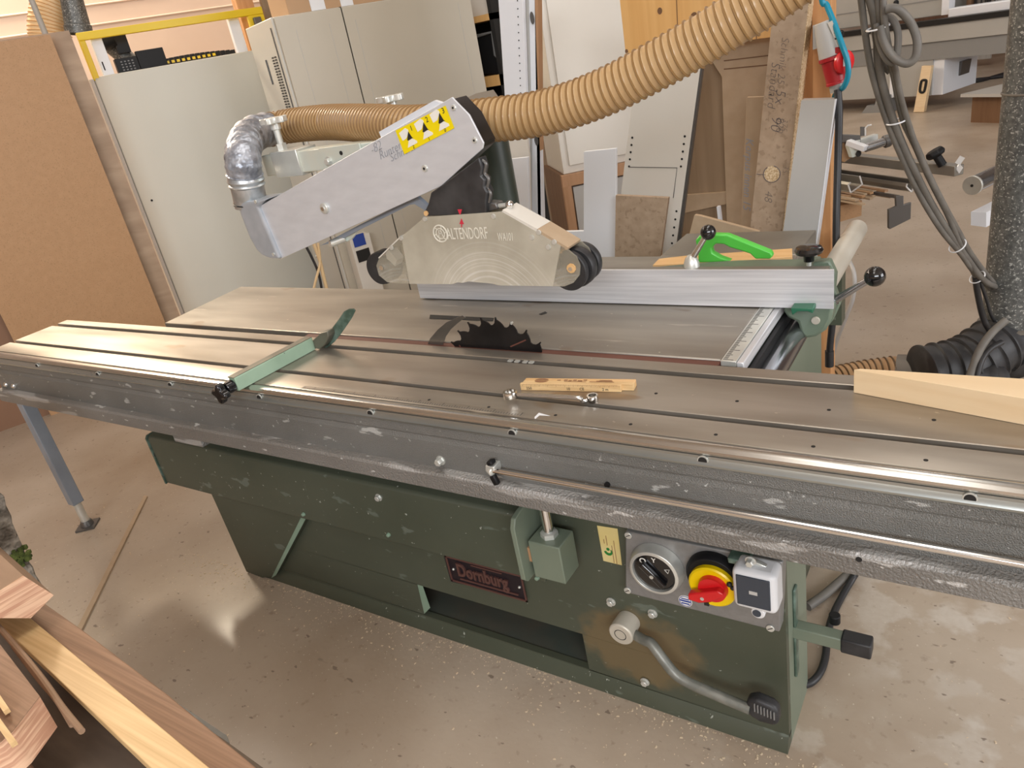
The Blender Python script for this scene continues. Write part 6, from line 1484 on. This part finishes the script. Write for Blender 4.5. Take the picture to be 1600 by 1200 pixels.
M().prism([(-2.3829, 0.6486, 0.9543), (-2.3794, 0.6738, 0.7536), (-2.379, 0.6762, 0.704), (-2.3798, 0.6708, 0.6674), (-2.379, 0.6765, 0.6526), (-2.38, 0.6693, 0.6233), (-2.3802, 0.668, 0.5875), (-2.3811, 0.6616, 0.564), (-2.3815, 0.6587, 0.5239), (-2.382, 0.6555, 0.4739), (-2.3829, 0.6488, 0.445), (-2.3823, 0.6531, 0.4076), (-2.3828, 0.6492, 0.3809), (-2.3826, 0.6506, 0.3398), (-2.3962, 0.5542, 0.2248), (-2.42, 0.3849, 0.3475)], D_ * .22).build('bark', m_bark, bk_, bevel=.004)
mo_ = M()
random.seed(3)
for k in range(60):
    c = V((-2.3791, 0.6396, 0.4627)) + V((0, random.uniform(-.022, .022), random.uniform(-.030, .024)))
    mo_.sphere(c, random.uniform(.004, .009), 6)
mo_.build('moss', m_moss, bk_)
tag(M().tube(smooth_path([(-2.049, 0.4252, 0.56), (-1.8905, 0.3998, 0.56), (-1.7126, 0.3736, 0.56), (-1.5871, 0.3526, 0.56), (-1.4731, 0.3307, 0.56), (-1.3721, 0.3146, 0.56)], 4), .0062, 8).build('weathered_stick', m_rough), 'grey weathered stick beside the yellow plank in the timber pile, split at its end', 'stick')
tag(M().tube(smooth_path([(-1.8217, 0.3881, 0.54), (-1.6416, 0.3575, 0.54), (-1.5362, 0.3418, 0.54), (-1.435, 0.3197, 0.54)], 4), .0045, 8).build('weathered_stick', m_rough), 'shorter grey stick lying just below the split weathered stick', 'stick')
bb = thing('reddish_block', 'reddish wooden block with jagged end grain at the lower left edge', 'timber', (-1.781, 0.3058, 0.4))
M().prism([(-2.0087, 0.382, 0.6), (-1.7551, 0.3564, 0.6), (-1.4951, 0.3136, 0.6), (-1.4574, 0.2442, 0.6), (-1.4534, 0.2192, 0.6), (-1.4805, 0.1645, 0.6)], (0, 0, -.001)).build('block_top', m_reddish, bb)
M().prism([V(p) for p in [(-2.0107, 0.3824, 0.599), (-1.7569, 0.3567, 0.599), (-1.4966, 0.3139, 0.599), (-1.4589, 0.2444, 0.599), (-1.4549, 0.2194, 0.599), (-1.482, 0.1647, 0.599)]], (.012, -.004, -.075)).build('block_body', m_endgrain, bb)
tag(M().beam((-1.637, 0.2829, 0.612), (-1.503, 0.2602, 0.612), .010, .010).build('yellow_strip', m_plank), 'short yellow strip on top of the reddish block, upper of the two', 'strip')
tag(M().beam((-1.6011, 0.2551, 0.612), (-1.4029, 0.2263, 0.612), .010, .010).build('yellow_strip', m_plank), 'yellow strip on top of the reddish block, lower of the two', 'strip')
tag(M().prism([(-1.7082, 0.2126, 0.5), (-1.5911, 0.2466, 0.5), (-1.512, 0.2494, 0.5), (-1.4018, 0.2316, 0.5), (-1.5139, 0.1326, 0.5)], (0, 0, -.05)).build('offcut_block', m_reddish, bevel=.003), 'pinkish offcut under the reddish block at the bottom left corner', 'timber')
tag(M().prism([(-3.2166, 1.4013, 0), (-3.1933, 1.4029, 0), (-2.576, 0.7371, 0), (-2.6041, 0.7361, 0)], (0, 0, .008)).build('wooden_lath', m_mdfpale), 'long thin wooden lath lying on the floor between the blue-grey leg and the timber pile', 'lath')

# wood chips and sawdust on the floor
random.seed(21)
m = M()
for k in range(2200):
    if k < 1500:
        x = random.uniform(-2.6, .9); y = 1.195 - abs(random.gauss(0, .10)) * random.random()
    else:
        x = random.uniform(-3.4, 1.3); y = random.uniform(.45, 1.9)
        if -2.25 < x < -.30 and y > 1.19:
            continue
    s_ = random.choice((.0007, .0008, .001, .0012, .0022))
    a = random.uniform(0, 6.28)
    u_ = V((math.cos(a), math.sin(a), 0)); w_ = V((-math.sin(a), math.cos(a), 0))
    c = V((x, y, .0002))
    m.prism([c - u_ * s_ * 1.8 - w_ * s_, c + u_ * s_ * 1.8 - w_ * s_ * .5, c + u_ * s_ + w_ * s_, c - u_ * s_ * 1.2 + w_ * s_ * .7], (0, 0, s_ * .5))
tag(m.build('sawdust', m_dustwood), 'pale sawdust and wood chips scattered on the concrete floor', 'sawdust', kind='stuff')
